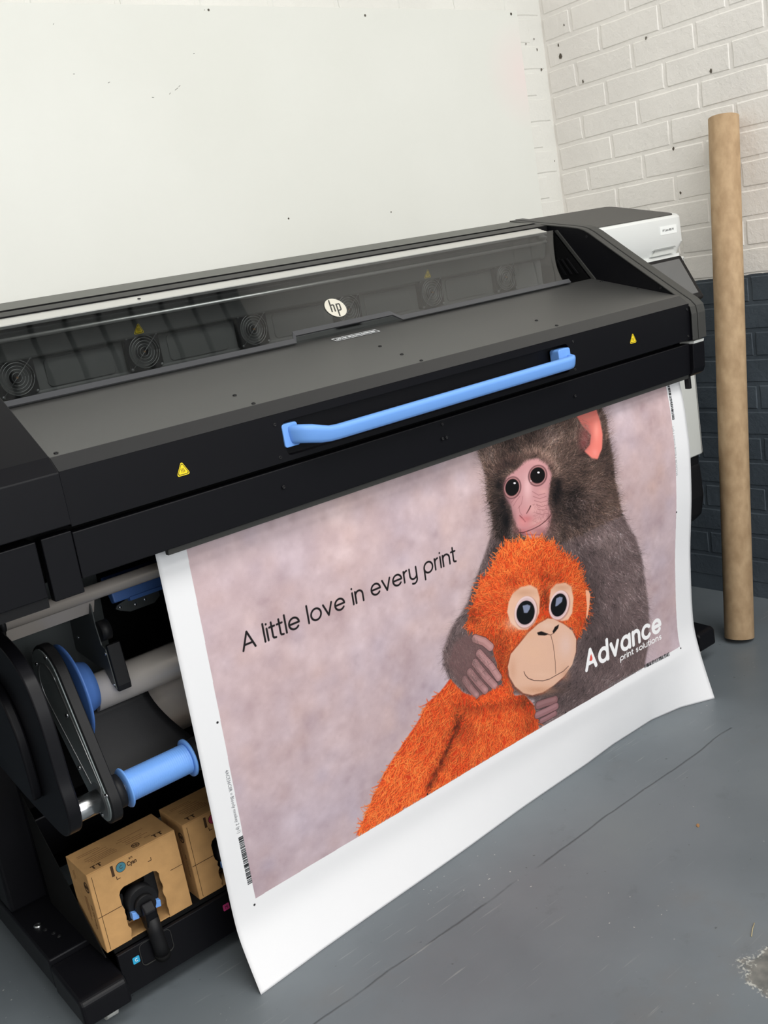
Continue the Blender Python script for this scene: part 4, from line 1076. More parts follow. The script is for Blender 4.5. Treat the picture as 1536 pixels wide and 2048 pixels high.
# ---- the picture on the sheet is painted stroke by stroke on a canvas
CW, CHT, ZMAX = 2300, 1500, 1.0
def to_canvas(px, py):
    x, z = on_paper(px, py)
    return (x - PX0) / PW * CW, z / ZMAX * CHT
rng = np.random.default_rng(5)
cv = np.empty((CHT, CW, 3), np.float32); cv[:] = (231, 231, 233)
gx, gz = np.meshgrid((np.arange(CW) + 0.5) / CW * PW + PX0, (np.arange(CHT) + 0.5) / CHT * ZMAX)
gy = paper_y(gx, gz)
Rm = np.array(CAM_R)
rel = np.stack([gx, gy, gz - CAM_H], -1).astype(np.float32) @ Rm.astype(np.float32)
GPX = 768 + F_PX * rel[..., 0] / -rel[..., 2]; GPY = 1024 - F_PX * rel[..., 1] / -rel[..., 2]
del rel, gy

def soft_noise(shape, cell, seed):
    """Smooth random field: coarse random grid, blended up with smooth steps."""
    r = np.random.default_rng(seed); h, w = shape
    g = r.standard_normal((int(h / cell) + 3, int(w / cell) + 3)).astype(np.float32)
    yy = np.arange(h) / cell; xx = np.arange(w) / cell
    yi = yy.astype(int); xi = xx.astype(int); fy = (yy - yi)[:, None]; fx = (xx - xi)[None, :]
    fy = fy * fy * (3 - 2 * fy); fx = fx * fx * (3 - 2 * fx)
    a = g[yi][:, xi] * (1 - fx) + g[yi][:, xi + 1] * fx; b = g[yi + 1][:, xi] * (1 - fx) + g[yi + 1][:, xi + 1] * fx
    return (a * (1 - fy) + b * fy).astype(np.float32)
def poly_mask(poly):
    """Boolean mask of a polygon drawn in photo pixels, and its bounding slice on the canvas."""
    poly = np.array(poly, float); cx, cy = to_canvas(poly[:, 0], poly[:, 1])
    x0, x1 = int(max(cx.min() - 6, 0)), int(min(cx.max() + 6, CW)); y0, y1 = int(max(cy.min() - 6, 0)), int(min(cy.max() + 6, CHT))
    X = np.arange(x0, x1) + 0.5; Y = (np.arange(y0, y1) + 0.5)
    m = np.zeros((len(Y), len(X)), bool)
    n = len(cx)
    for i in range(n):
        j = (i + 1) % n; ya, yb, xa, xb = cy[i], cy[j], cx[i], cx[j]
        if ya == yb: continue
        rows = (Y > min(ya, yb)) & (Y <= max(ya, yb))
        xi = xa + (Y[rows] - ya) / (yb - ya) * (xb - xa)
        m[rows] ^= X[None, :] > xi[:, None]
    return m, (slice(y0, y1), slice(x0, x1))
def blur(a, r):
    for _ in range(2):
        for ax in (0, 1):
            k = 2 * r + 1
            p = np.pad(a, [(r + 1, r) if i == ax else (0, 0) for i in range(2)], mode='edge')
            c = np.cumsum(p, axis=ax, dtype=np.float64)
            a = ((c[k:] - c[:-k]) if ax == 0 else (c[:, k:] - c[:, :-k])) / k
    return a.astype(np.float32)
def fill(poly, color, feather=1, alpha=1.0, pad=0):
    m, sl = poly_mask(poly)
    a = m.astype(np.float32)
    if feather: 
        y0, x0 = sl[0].start, sl[1].start
        q = feather * 2 + 2
        Y0, Y1, X0, X1 = max(y0 - q, 0), min(sl[0].stop + q, CHT), max(x0 - q, 0), min(sl[1].stop + q, CW)
        full = np.zeros((Y1 - Y0, X1 - X0), np.float32); full[y0 - Y0:y0 - Y0 + a.shape[0], x0 - X0:x0 - X0 + a.shape[1]] = a
        a = blur(full, feather); sl = (slice(Y0, Y1), slice(X0, X1))
    a = (a * alpha)[..., None]
    cv[sl] = cv[sl] * (1 - a) + np.array(color, np.float32) * a
def blob(cx, cy, rx, ry, color, alpha=1.0, ang=0.0, hard=0.0, mask=None):
    """Soft (or hard-edged) ellipse in photo pixels."""
    R_ = max(rx, ry) * (1.05 if hard else 2.6)
    qx, qy = to_canvas(np.array([cx - R_, cx + R_, cx - R_, cx + R_]), np.array([cy - R_, cy - R_, cy + R_, cy + R_]))
    x0, x1 = int(max(qx.min(), 0)), int(min(qx.max() + 1, CW)); y0, y1 = int(max(qy.min(), 0)), int(min(qy.max() + 1, CHT))
    if x1 <= x0 or y1 <= y0: return
    sl = (slice(y0, y1), slice(x0, x1))
    dx = GPX[sl] - cx; dy = GPY[sl] - cy; ca, sa = math.cos(math.radians(ang)), math.sin(math.radians(ang))
    d = np.sqrt(((dx * ca + dy * sa) / rx) ** 2 + ((-dx * sa + dy * ca) / ry) ** 2)
    a = np.clip((1 - d) / hard + 0.5, 0, 1) if hard else np.exp(-d * d * 1.2)
    a = (a * alpha)[..., None].astype(np.float32)
    cv[sl] = cv[sl] * (1 - a) + np.array(color, np.float32) * a
def strokes(x, y, ang, length, width, c0, c1, alpha=0.9, curl=0.0, S=20, wave=0.0):
    """Many hairs at once, each from root colour c0 to tip colour c1."""
    x = np.asarray(x, float); n = len(x)
    ang = np.broadcast_to(ang, n); length = np.broadcast_to(length, n); curl = np.broadcast_to(curl, n)
    ph = rng.uniform(0, 6.28, n)
    pos_x, pos_y = x.copy(), np.asarray(y, float).copy()
    st = length / S
    c0 = np.broadcast_to(np.asarray(c0, np.float32), (n, 3)); c1 = np.broadcast_to(np.asarray(c1, np.float32), (n, 3))
    for k in range(S):
        t = k / (S - 1)
        a = ang + curl * t + wave * np.sin(ph + t * 5.0)
        pos_x = pos_x + np.cos(a) * st; pos_y = pos_y + np.sin(a) * st
        cx, cy = to_canvas(pos_x, pos_y)
        xi = cx.astype(int); yi = cy.astype(int)
        col = c0 * (1 - t) + c1 * t
        w = max(1, int(round(width * (1 - 0.55 * t) * 2)))
        for oy in range(w):
            for ox in range(w):
                X = np.clip(xi + ox, 0, CW - 1); Y = np.clip(yi + oy, 0, CHT - 1)
                al = alpha * (1.0 if (0 < ox < w - 1 and 0 < oy < w - 1) or w < 3 else 0.72)
                cv[Y, X] = cv[Y, X] * (1 - al) + col * al
def sample_in(poly, n):
    poly = np.array(poly, float); lo, hi = poly.min(0), poly.max(0); out = []
    tot = 0
    while tot < n:
        p = rng.uniform(lo, hi, (n * 2, 2)); ins = np.zeros(len(p), bool)
        for i in range(len(poly)):
            (xa, ya), (xb, yb) = poly[i], poly[(i + 1) % len(poly)]
            if ya == yb: continue
            c = ((ya > p[:, 1]) != (yb > p[:, 1])) & (p[:, 0] < (xb - xa) * (p[:, 1] - ya) / (yb - ya) + xa)
            ins ^= c
        out.append(p[ins]); tot += ins.sum()
    return np.concatenate(out)[:n]
CL1 = soft_noise((760, 460), 7, 21) * 0.6 + soft_noise((760, 460), 16, 22) * 0.6
def tone(p, spots, clump=0.34):
    t = np.clip(1 + clump * CL1[np.clip((p[:, 1] - 760).astype(int), 0, 759), np.clip((p[:, 0] - 860).astype(int), 0, 459)], 0.45, 1.9)
    for cx, cy, rx, ry, m in spots:
        t *= 1 + (m - 1) * np.exp(-(((p[:, 0] - cx) / rx) ** 2 + ((p[:, 1] - cy) / ry) ** 2))
    return t
def mixc(a, b, t):
    return np.asarray(a, float)[None, :] * (1 - t[:, None]) + np.asarray(b, float)[None, :] * t[:, None]

# background of the picture: soft mauve blur
bl = on_paper(511, 1797); br = on_paper(1360, 1293); tl_ = on_paper(371, 1090); tr_ = on_paper(1332, 772)
def print_edges(z):
    xl = bl[0] + (tl_[0] - bl[0]) * (z - bl[1]) / (tl_[1] - bl[1]); xr = br[0] + (tr_[0] - br[0]) * (z - br[1]) / (tr_[1] - br[1])
    return xl, xr
xl, xr = print_edges(gz); zb = bl[1] + (br[1] - bl[1]) * (gx - bl[0]) / (br[0] - bl[0])
pm = (gx > xl) & (gx < xr) & (gz > zb)
nz = 0.55 * soft_noise((CHT, CW), 150, 1) + 0.6 * soft_noise((CHT, CW), 60, 2) + 0.42 * soft_noise((CHT, CW), 26, 3) + 0.22 * soft_noise((CHT, CW), 11, 4)
nz2 = 0.8 * soft_noise((CHT, CW), 210, 11) + 0.4 * soft_noise((CHT, CW), 48, 12)
hgt = np.clip((gz - 0.17) / 0.75, 0, 1).astype(np.float32)
bg = np.empty_like(cv)
bg[..., 0] = 186 + 14 * hgt + 7.5 * nz + 2.5 * nz2; bg[..., 1] = 166 + 10 * hgt + 8.0 * nz; bg[..., 2] = 172 + 7 * hgt + 8.0 * nz - 3.0 * nz2
bg += 1.5
bg += rng.normal(0, 1.6, bg.shape[:2]).astype(np.float32)[..., None]
cv[pm] = bg[pm]
MARGIN = ~pm
del bg, nz, nz2

# ---- monkey
BODY = [(985, 1060), (973, 1100), (954, 1153), (935, 1206), (917, 1236), (900, 1262), (887, 1300), (886, 1326), (900, 1360), (930, 1385), (960, 1395), (1000, 1380), (1040, 1390), (1070, 1400), (1068, 1440), (1080, 1455), (1287, 1345), (1296, 1296), (1299, 1251), (1297, 1213), (1291, 1168), (1284, 1119), (1272, 1077), (1254, 1047), (1238, 1017), (1150, 990), (1020, 1010)]
HEAD = [(961, 894), (957, 905), (966, 935), (973, 957), (974, 993), (985, 1026), (986, 1050), (992, 1077), (1020, 1085), (1120, 1085), (1180, 1060), (1244, 1030), (1236, 988), (1229, 957), (1225, 916), (1217, 872), (1212, 836), (1200, 810), (1120, 790), (1040, 820), (980, 860)]
body_spots = [(1215, 1080, 40, 40, 1.45), (1150, 1040, 60, 30, 0.55), (1215, 1290, 60, 40, 0.62), (1260, 1180, 30, 80, 1.15), (1120, 1390, 70, 45, 0.7), (1180, 1200, 26, 70, 0.62), (1010, 1110, 34, 30, 0.45), (930, 1300, 40, 30, 0.85), (960, 1200, 22, 60, 0.6), (1170, 1120, 30, 40, 0.75), (1240, 1300, 50, 25, 1.1)]
head_spots = [(1145, 1000, 40, 55, 0.32), (1000, 1030, 22, 60, 0.30), (1000, 975, 18, 40, 0.5), (1100, 870, 26, 30, 1.55), (1070, 850, 40, 24, 0.62), (1180, 905, 30, 28, 0.5), (1215, 930, 22, 70, 0.62), (975, 905, 22, 22, 1.5), (1020, 900, 26, 22, 0.62), (1150, 930, 30, 30, 0.9), (1190, 985, 34, 24, 1.2)]
fill(BODY, (98, 82, 82), 5)
fill(HEAD, (84, 66, 60), 4)
for cx, cy, rx, ry, m in body_spots + head_spots:
    blob(cx, cy, rx * 0.8, ry * 0.8, (30, 24, 25) if m < 1 else (170, 148, 144), min(0.85, abs(1 - m) * (1.0 if m < 1 else 0.9)))
def body_angle(p):
    a = np.radians(np.interp(p[:, 0], [890, 960, 1080, 1180, 1240, 1290], [118, 112, 100, 62, 48, 40]))
    low = np.clip((p[:, 1] - 1230) / 120, 0, 1)
    return a + low * np.radians(np.interp(p[:, 0], [890, 960, 1100, 1300], [-30, -10, 55, 62]))
for rep, n in enumerate((5200, 5200, 3600)):
    p = sample_in(BODY, n); p = p[np.argsort(p[:, 1])]
    tn = tone(p, body_spots) * rng.choice([0.45, 0.62, 0.8, 1.0, 1.25, 1.55], len(p)) * rng.uniform(0.85, 1.15, len(p))
    base = mixc((104, 86, 86), (140, 122, 122), rng.uniform(0, 1, len(p))) * tn[:, None]
    tip = base * rng.uniform(0.8, 1.55, len(p))[:, None] + rng.uniform(0, 14, len(p))[:, None]
    strokes(p[:, 0], p[:, 1], body_angle(p) + rng.normal(0, 0.28, len(p)) + 0.5 * np.sin(p[:, 0] * 0.06) * np.sin(p[:, 1] * 0.05), rng.uniform(9, 22, len(p)), 0.9, np.clip(base * 0.75, 6, 240), np.clip(tip, 8, 235), 0.75, rng.normal(0, 0.5, len(p)), 14)
FCX, FCY = 1050, 990
def head_angle(p):
    return np.arctan2(p[:, 1] - FCY, p[:, 0] - FCX)
for rep, n in enumerate((4200, 4200, 3000)):
    p = sample_in(HEAD, n); d = np.hypot(p[:, 0] - FCX, p[:, 1] - FCY); p = p[np.argsort(d)]
    tn = tone(p, head_spots) * rng.choice([0.42, 0.6, 0.8, 1.0, 1.3, 1.7], len(p)) * rng.uniform(0.85, 1.15, len(p))
    base = mixc((88, 68, 60), (132, 106, 94), rng.uniform(0, 1, len(p))) * tn[:, None]
    tip = base * rng.uniform(0.8, 1.7, len(p))[:, None] + rng.uniform(0, 16, len(p))[:, None]
    strokes(p[:, 0], p[:, 1], head_angle(p) + rng.normal(0, 0.26, len(p)) + 0.4 * np.sin(p[:, 0] * 0.07 + p[:, 1] * 0.05), rng.uniform(9, 22, len(p)), 0.9, np.clip(base * 0.7, 6, 240), np.clip(tip, 8, 235), 0.78, rng.normal(0, 0.5, len(p)), 14)
# pale guard hairs lying over the coat
for poly, fn, n in ((BODY, body_angle, 1500), (HEAD, head_angle, 900)):
    p = sample_in(poly, n); l_ = np.clip(tone(p, body_spots if fn is body_angle else head_spots), 0.3, 1.2)
    strokes(p[:, 0], p[:, 1], fn(p) + rng.normal(0, 0.35, n), rng.uniform(8, 18, n), 0.5, mixc((120, 100, 98), (150, 126, 120), l_ / 1.2), np.clip(mixc((150, 128, 122), (206, 184, 174), l_ / 1.2), 0, 255), 0.55, rng.normal(0, 0.5, n), 16)
# dark wispy rim hairs
for poly, fn, n in ((HEAD, head_angle, 500), (BODY, body_angle, 420)):
    pl = np.array(poly); k = rng.integers(0, len(pl), n); t = rng.uniform(0, 1, n)[:, None]
    q = pl[k] * (1 - t) + pl[(k + 1) % len(pl)] * t
    q = q[(q[:, 1] < 1340) & ~((q[:, 1] > 1050) & (q[:, 0] > 990) & (q[:, 0] < 1230))]
    out = np.arctan2(q[:, 1] - (1000 if fn is head_angle else 1180), q[:, 0] - (1080 if fn is head_angle else 1090))
    strokes(q[:, 0], q[:, 1], out * 0.75 + fn(q) * 0.25 + rng.normal(0, 0.3, len(q)), rng.uniform(10, 24, len(q)), 0.5, (70, 58, 56), (150, 134, 132), 0.5, rng.normal(0, 0.4, len(q)), 16)
A_ = lambda x, y: (930 + 0.2409 * x, 800 + 0.2409 * y)
PA = lambda pts: [A_(*q) for q in pts]
# ear
fill(PA([(925, 135), (1000, 95), (1085, 60), (1122, 170), (1143, 285), (1138, 405), (1100, 492), (1050, 482), (990, 425), (1035, 370), (1045, 290), (975, 215)]), (236, 128, 116), 2)
for q, c, al in (((1090, 250, 26, 90), (248, 156, 142), 0.8), ((1000, 300, 52, 90), (128, 66, 66), 0.8), ((985, 370, 34, 50), (120, 60, 62), 0.7), ((1080, 440, 30, 40), (244, 150, 140), 0.6), ((1010, 140, 50, 30), (226, 140, 126), 0.6)):
    x_, y_ = A_(q[0], q[1]); blob(x_, y_, q[2] * 0.2409, q[3] * 0.2409, c, al)
p = sample_in(PA([(930, 150), (1000, 170), (1030, 240), (1000, 420), (950, 380)]), 160)
strokes(p[:, 0], p[:, 1], rng.normal(0.5, 0.3, 160), rng.uniform(6, 14, 160), 0.6, (110, 80, 74), (190, 150, 140), 0.7, 0.2, 12)
# face
FACE = PA([(430, 575), (500, 505), (600, 480), (690, 545), (722, 620), (706, 720), (690, 850), (722, 950), (700, 1060), (650, 1140), (560, 1155), (478, 1115), (425, 1050), (400, 980), (380, 885), (335, 810), (318, 700), (345, 640)])
fill(FACE, (200, 146, 148), 3)
for q, c, al in (((520, 720, 40, 130), (232, 186, 188), 0.85), ((640, 880, 60, 80), (214, 160, 158), 0.7), ((470, 640, 50, 50), (206, 158, 160), 0.5), ((600, 520, 90, 26), (214, 160, 160), 0.7), ((360, 840, 36, 50), (168, 120, 124), 0.6), ((510, 990, 60, 36), (196, 104, 108), 0.8), ((500, 1040, 70, 30), (206, 130, 132), 0.7), ((600, 1020, 80, 40), (222, 168, 162), 0.6), ((470, 1090, 60, 24), (170, 92, 98), 0.7), ((640, 1100, 60, 40), (150, 100, 102), 0.7), ((700, 990, 20, 80), (150, 104, 104), 0.6), ((410, 1000, 20, 90), (150, 106, 108), 0.5), ((650, 760, 46, 26), (226, 170, 164), 0.5), ((560, 900, 44, 60), (226, 172, 168), 0.6)):
    x_, y_ = A_(q[0], q[1]); blob(x_, y_, q[2] * 0.2409, q[3] * 0.2409, c, al)
def capsule(pts, width, color, alpha=1.0):
    """Pen line through photo points."""
    P = np.array(pts, float); cx, cy = to_canvas(P[:, 0], P[:, 1]); pen(list(zip(cx, cy)), width, color, alpha)
def pen(pts, width, color, alpha=1.0):
    """Round-tipped line on the canvas (canvas pixels)."""
    P = np.array(pts, float); r = width / 2
    x0, x1 = int(max(P[:, 0].min() - r - 2, 0)), int(min(P[:, 0].max() + r + 3, CW)); y0, y1 = int(max(P[:, 1].min() - r - 2, 0)), int(min(P[:, 1].max() + r + 3, CHT))
    if x1 <= x0 or y1 <= y0: return
    X, Y = np.meshgrid(np.arange(x0, x1) + 0.5, np.arange(y0, y1) + 0.5); D = np.full(X.shape, 1e9)
    for (xa, ya), (xb, yb) in zip(P[:-1], P[1:]):
        dx, dy = xb - xa, yb - ya; L2 = dx * dx + dy * dy + 1e-9
        t = np.clip(((X - xa) * dx + (Y - ya) * dy) / L2, 0, 1); D = np.minimum(D, np.hypot(X - xa - t * dx, Y - ya - t * dy))
    a = (np.clip(r - D + 0.5, 0, 1) * alpha)[..., None].astype(np.float32)
    cv[y0:y1, x0:x1] = cv[y0:y1, x0:x1] * (1 - a) + np.array(color, np.float32) * a
# wrinkles, nose and mouth
for pts in ([(560, 760), (610, 790), (665, 775)], [(565, 800), (620, 820), (675, 800)], [(575, 835), (630, 850), (685, 835)], [(590, 870), (640, 885), (690, 870)], [(400, 880), (430, 830), (455, 800)], [(385, 850), (415, 815), (440, 790)], [(440, 900), (470, 860), (480, 800)], [(545, 700), (590, 715), (640, 700)], [(600, 905), (650, 915), (690, 905)], [(590, 940), (640, 950), (690, 940)], [(450, 880), (455, 930), (475, 960)]):
    capsule(PA(pts), 2.2, (134, 82, 86), 0.55)
for _ in range(90):
    x_, y_ = rng.uniform(570, 700), rng.uniform(860, 1020); a_2 = rng.uniform(0, 3.1)
    capsule(PA([(x_, y_), (x_ + 18 * math.cos(a_2), y_ + 18 * math.sin(a_2))]), 1.5, (150, 96, 98), 0.4)
capsule(PA([(545, 880), (530, 910), (512, 940)]), 5, (70, 30, 34), 0.9); capsule(PA([(455, 960), (480, 985), (500, 1010)]), 4, (120, 50, 56), 0.8)
capsule(PA([(448, 1098), (480, 1102), (520, 1088), (570, 1068), (620, 1042), (665, 1008), (700, 972), (716, 945)]), 3.6, (84, 40, 44), 0.9)
capsule(PA([(455, 1088), (490, 1085), (560, 1052), (630, 1015)]), 7, (198, 126, 128), 0.5)
blob(*A_(500, 930), 9, 12, (214, 150, 152), 0.5); blob(*A_(478, 1010), 9, 7, (222, 146, 146), 0.6); blob(*A_(610, 1085), 16, 7, (176, 116, 118), 0.6)
capsule(PA([(480, 1110), (560, 1120), (640, 1120)]), 6, (150, 80, 88), 0.6)
# fur that frames the face
for q, al in (((755, 800, 48, 110), 0.97), ((770, 720, 34, 80), 0.9), ((345, 1000, 44, 140), 0.97), ((290, 700, 36, 46), 0.85), ((320, 860, 34, 60), 0.8), ((350, 530, 60, 36), 0.75)):
    x_, y_ = A_(q[0], q[1]); blob(x_, y_, q[2] * 0.2409, q[3] * 0.2409, (12, 10, 12), al)
p = sample_in(PA([(500, 480), (600, 470), (720, 560), (740, 660), (760, 640), (720, 480), (600, 420), (480, 440)]), 420)
strokes(p[:, 0], p[:, 1], np.arctan2(p[:, 1] - A_(580, 760)[1], p[:, 0] - A_(580, 760)[0]) + rng.normal(0, 0.3, 420), rng.uniform(8, 16, 420), 0.7, (120, 88, 80), (196, 164, 148), 0.7, 0.1, 12)
p = sample_in(PA([(290, 640), (330, 600), (430, 570), (480, 520), (440, 470), (330, 500), (270, 580)]), 380)
strokes(p[:, 0], p[:, 1], np.arctan2(p[:, 1] - A_(450, 760)[1], p[:, 0] - A_(450, 760)[0]) + rng.normal(0, 0.3, 380), rng.uniform(8, 15, 380), 0.7, (36, 26, 26), (104, 78, 70), 0.8, 0.1, 12)
p = sample_in(PA([(690, 700), (730, 640), (790, 760), (760, 1000), (720, 1100), (690, 1000)]), 260)
strokes(p[:, 0], p[:, 1], rng.normal(1.2, 0.4, 260), rng.uniform(8, 15, 260), 0.6, (20, 15, 16), (92, 68, 62), 0.7, 0.1, 12)
p = sample_in(PA([(640, 1100), (720, 980), (800, 1000), (760, 1150), (680, 1180)]), 240)
strokes(p[:, 0], p[:, 1], rng.normal(1.9, 0.4, 240), rng.uniform(8, 15, 240), 0.6, (60, 44, 44), (150, 116, 110), 0.7, 0.1, 12)
# hairs growing in from the edge of the face
pl = np.array(FACE); k = rng.integers(0, len(pl), 520); t = rng.uniform(0, 1, 520)[:, None]
q = pl[k] * (1 - t) + pl[(k + 1) % len(pl)] * t; cen = pl.mean(0)
q = cen + (q - cen) * rng.uniform(0.93, 1.06, 520)[:, None]; q = q[q[:, 1] < 1065]
c_ = mixc((40, 30, 30), (128, 98, 88), rng.uniform(0, 1, len(q)))
strokes(q[:, 0], q[:, 1], np.arctan2(q[:, 1] - cen[1], q[:, 0] - cen[0]) + rng.normal(0, 0.5, len(q)), rng.uniform(6, 14, len(q)), 0.7, c_ * 0.9, c_ * 1.25, 0.7, rng.normal(0, 0.4, len(q)), 12)
# eyes
for cx, cy, rx, ry, an in ((392, 728, 62, 82, 12), (603, 628, 66, 78, 20)):
    x_, y_ = A_(cx, cy); k = 0.2409
    blob(x_, y_, (rx + 12) * k, (ry + 12) * k, (96, 60, 64), 0.9, an, 0.12); blob(x_, y_, (rx + 3) * k, (ry + 4) * k, (176, 126, 126), 1, an, 0.08)
    blob(x_, y_ - 2 * k, (rx - 5) * k, (ry - 9) * k, (74, 46, 46), 1, an, 0.08); blob(x_, y_ - 3 * k, (rx - 7) * k, (ry - 14) * k, (10, 7, 8), 1, an, 0.08)
for cx, cy in ((412, 690), (610, 602)):
    x_, y_ = A_(cx, cy); blob(x_, y_, 2.6, 2.0, (236, 232, 236), 1, 0, 0.3)
x_, y_ = A_(548, 672); blob(x_, y_, 1.6, 1.6, (220, 200, 204), 0.8, 0, 0.3)

# ---- orange plush toy
B_ = lambda x, y: (920 + 0.1953 * x, 1060 + 0.1953 * y)
PB = lambda pts: [B_(*q) for q in pts]
D_ = lambda x, y: (680 + 0.3646 * x, 1340 + 0.3646 * y)
PHEAD = PB([(480, 130), (580, 125), (700, 92), (830, 92), (950, 150), (1030, 240), (1180, 340), (1215, 430), (1270, 540), (1290, 620), (1310, 760), (1285, 900), (1245, 1020), (1200, 1130), (1150, 1000), (1000, 940), (900, 920), (700, 1060), (590, 1190), (520, 1300), (480, 1450), (500, 1560), (560, 1650), (500, 1640), (440, 1560), (400, 1430), (350, 1280), (325, 1150), (200, 1085), (65, 1005), (100, 830), (170, 690), (210, 530), (330, 380), (400, 230)])
PBODY = [(900, 1358), (880, 1385), (855, 1406), (837, 1442), (800, 1497), (778, 1530), (760, 1566), (746, 1595), (731, 1632), (712, 1672), (900, 1562), (1076, 1457), (1074, 1435), (1066, 1408), (1048, 1390), (1030, 1392), (1010, 1370), (985, 1380), (950, 1396), (925, 1384)]
def plush(poly, n, ang, spots, length=(9, 20), width=1.9):
    for rep in range(2):
        p = sample_in(poly, n); p = p[np.argsort(p[:, 1] + rng.normal(0, 18, len(p)))]
        tn = tone(p, spots, 0.07); r = rng.uniform(0, 1, len(p))
        col = mixc((244, 80, 32), (255, 126, 62), r) * np.clip(tn, 0.2, 1.35)[:, None]
        a = ang(p) + rng.normal(0, 0.42, len(p)); L_ = rng.uniform(*length, len(p)); cu = rng.normal(0, 0.9, len(p))
        for s0 in range(0, len(p), 500):
            s = slice(s0, s0 + 500)
            strokes(p[s, 0] + 0.9, p[s, 1] + 1.1, a[s], L_[s], width + 0.35, col[s] * 0.55, col[s] * 0.56, 0.36, cu[s], 16)
            strokes(p[s, 0], p[s, 1], a[s], L_[s], width, np.clip(col[s] * 0.86, 0, 255), np.clip(col[s] * 1.12, 0, 255), 0.95, cu[s], 16)
            strokes(p[s, 0] - 0.3, p[s, 1] - 0.5, a[s], L_[s] * 0.8, 0.5, np.clip(col[s] * 1.08, 0, 255), np.clip(col[s] * 1.35 + 12, 0, 255), 0.5, cu[s], 12)
fill(PBODY, (206, 62, 26), 2); fill(PHEAD, (214, 68, 28), 2)
crease = [(918, 1432), (912, 1455), (904, 1478), (895, 1500), (884, 1522), (872, 1545), (860, 1568)]
bspots = [(x_, y_, 7, 15, 0.5) for x_, y_ in crease] + [ (1052, 1400, 26, 14, 0.5), (960, 1405, 60, 12, 0.7), (930, 1450, 20, 40, 0.75), (1060, 1440, 14, 30, 0.7), (800, 1520, 50, 60, 1.08), (980, 1440, 40, 20, 1.12)]
hspots = [(1040, 1095, 60, 40, 1.12), (985, 1290, 40, 40, 0.82), (1088, 1200, 10, 30, 0.6), (1000, 1330, 20, 60, 0.72), (950, 1230, 16, 16, 0.65), (1160, 1250, 12, 40, 0.85), (1030, 1168, 20, 8, 0.75), (1100, 1160, 26, 8, 0.75)]
plush(PBODY, 1500, lambda p: np.radians(np.interp(p[:, 0], [720, 860, 930, 1070], [128, 112, 108, 84])), bspots, (10, 24))
def hang(p):
    a = np.arctan2(p[:, 1] - 1235, p[:, 0] - 1085)
    lo = p[:, 1] > 1230
    return np.where(lo, np.radians(np.interp(p[:, 0], [930, 1000, 1160], [125, 96, 80])), a * 1.0 + 0.15)
plush(PHEAD, 1700, hang, hspots, (8, 18), 1.8)
for cx, cy in crease[1:]: blob(cx, cy, 3.6, 12, (52, 14, 8), 0.5, 25)
# ear, eye patches, eyes
fill(PB([(1285, 612), (1318, 622), (1334, 660), (1326, 770), (1308, 880), (1290, 915), (1300, 780)]), (240, 176, 142), 1)
LP = PB([(540, 650), (620, 585), (720, 562), (790, 600), (818, 700), (812, 850), (765, 950), (690, 1022), (600, 1022), (515, 945), (482, 840), (500, 730)])
RP = PB([(930, 610), (985, 552), (1080, 540), (1140, 580), (1163, 700), (1150, 850), (1105, 922), (1040, 935), (970, 893), (922, 800), (915, 700)])
for P_ in (LP, RP):
    fill(P_, (232, 186, 160), 2)
blob(*B_(660, 640), 28, 10, (196, 146, 116), 0.6); blob(*B_(1040, 590), 24, 8, (196, 146, 116), 0.6); blob(*B_(560, 960), 20, 14, (240, 200, 180), 0.7)
for (cx, cy, rx, ry, an), (px_, py_, qx, qy) in (((672, 838, 112, 162, 10), (672, 846, 88, 120)), ((1014, 768, 98, 152, 14), (1012, 768, 76, 116))):
    k = 0.1953; x_, y_ = B_(cx, cy)
    blob(x_ + 1, y_ + 1.5, (rx + 8) * k, (ry + 8) * k, (186, 136, 126), 0.8, an, 0.1); blob(x_, y_, rx * k, ry * k, (234, 204, 202), 1, an, 0.06); blob(x_, y_ + 1, (rx - 12) * k, (ry - 14) * k, (216, 186, 188), 1, an, 0.1)
    x_, y_ = B_(px_, py_); blob(x_, y_, (qx + 4) * k, (qy + 4) * k, (60, 44, 46), 1, an, 0.06); blob(x_, y_, qx * k, qy * k, (8, 9, 12), 1, an, 0.06)
fill(PB([(640, 775), (690, 762), (722, 775), (715, 810), (690, 850), (655, 850)]), (138, 146, 172), 1, 0.95)
fill(PB([(985, 700), (1020, 682), (1052, 690), (1045, 735), (1000, 775), (975, 785)]), (138, 146, 172), 1, 0.95)
# muzzle
MUZ = PB([(900, 905), (960, 912), (1060, 962), (1150, 1032), (1190, 1115), (1186, 1250), (1150, 1380), (1065, 1500), (960, 1592), (850, 1662), (740, 1692), (650, 1672), (562, 1602), (504, 1500), (490, 1400), (520, 1270), (595, 1180), (700, 1052), (800, 962)])
fill(PB([(900, 895), (1070, 955), (1200, 1100), (1190, 1260), (1070, 1515), (850, 1680), (740, 1706), (640, 1690), (545, 1610), (480, 1500), (480, 1380), (510, 1260), (690, 1040), (800, 950)]), (120, 46, 26), 3, 0.6)
fill(MUZ, (224, 180, 156), 1)
for q, c, al in (((1080, 1180, 100, 180), (228, 196, 188), 0.8), ((760, 1250, 160, 150), (228, 184, 156), 0.6), ((900, 980, 120, 50), (232, 198, 180), 0.7), ((800, 1640, 260, 60), (196, 140, 108), 0.75), ((1080, 1480, 60, 100), (190, 138, 112), 0.6), ((540, 1430, 50, 150), (200, 146, 118), 0.6), ((840, 1480, 140, 40), (232, 192, 168), 0.5), ((720, 1080, 90, 50), (224, 174, 140), 0.5)):
    x_, y_ = B_(q[0], q[1]); blob(x_, y_, q[2] * 0.1953 * 0.8, q[3] * 0.1953 * 0.8, c, al * 0.8)
p = sample_in(MUZ, 2600)
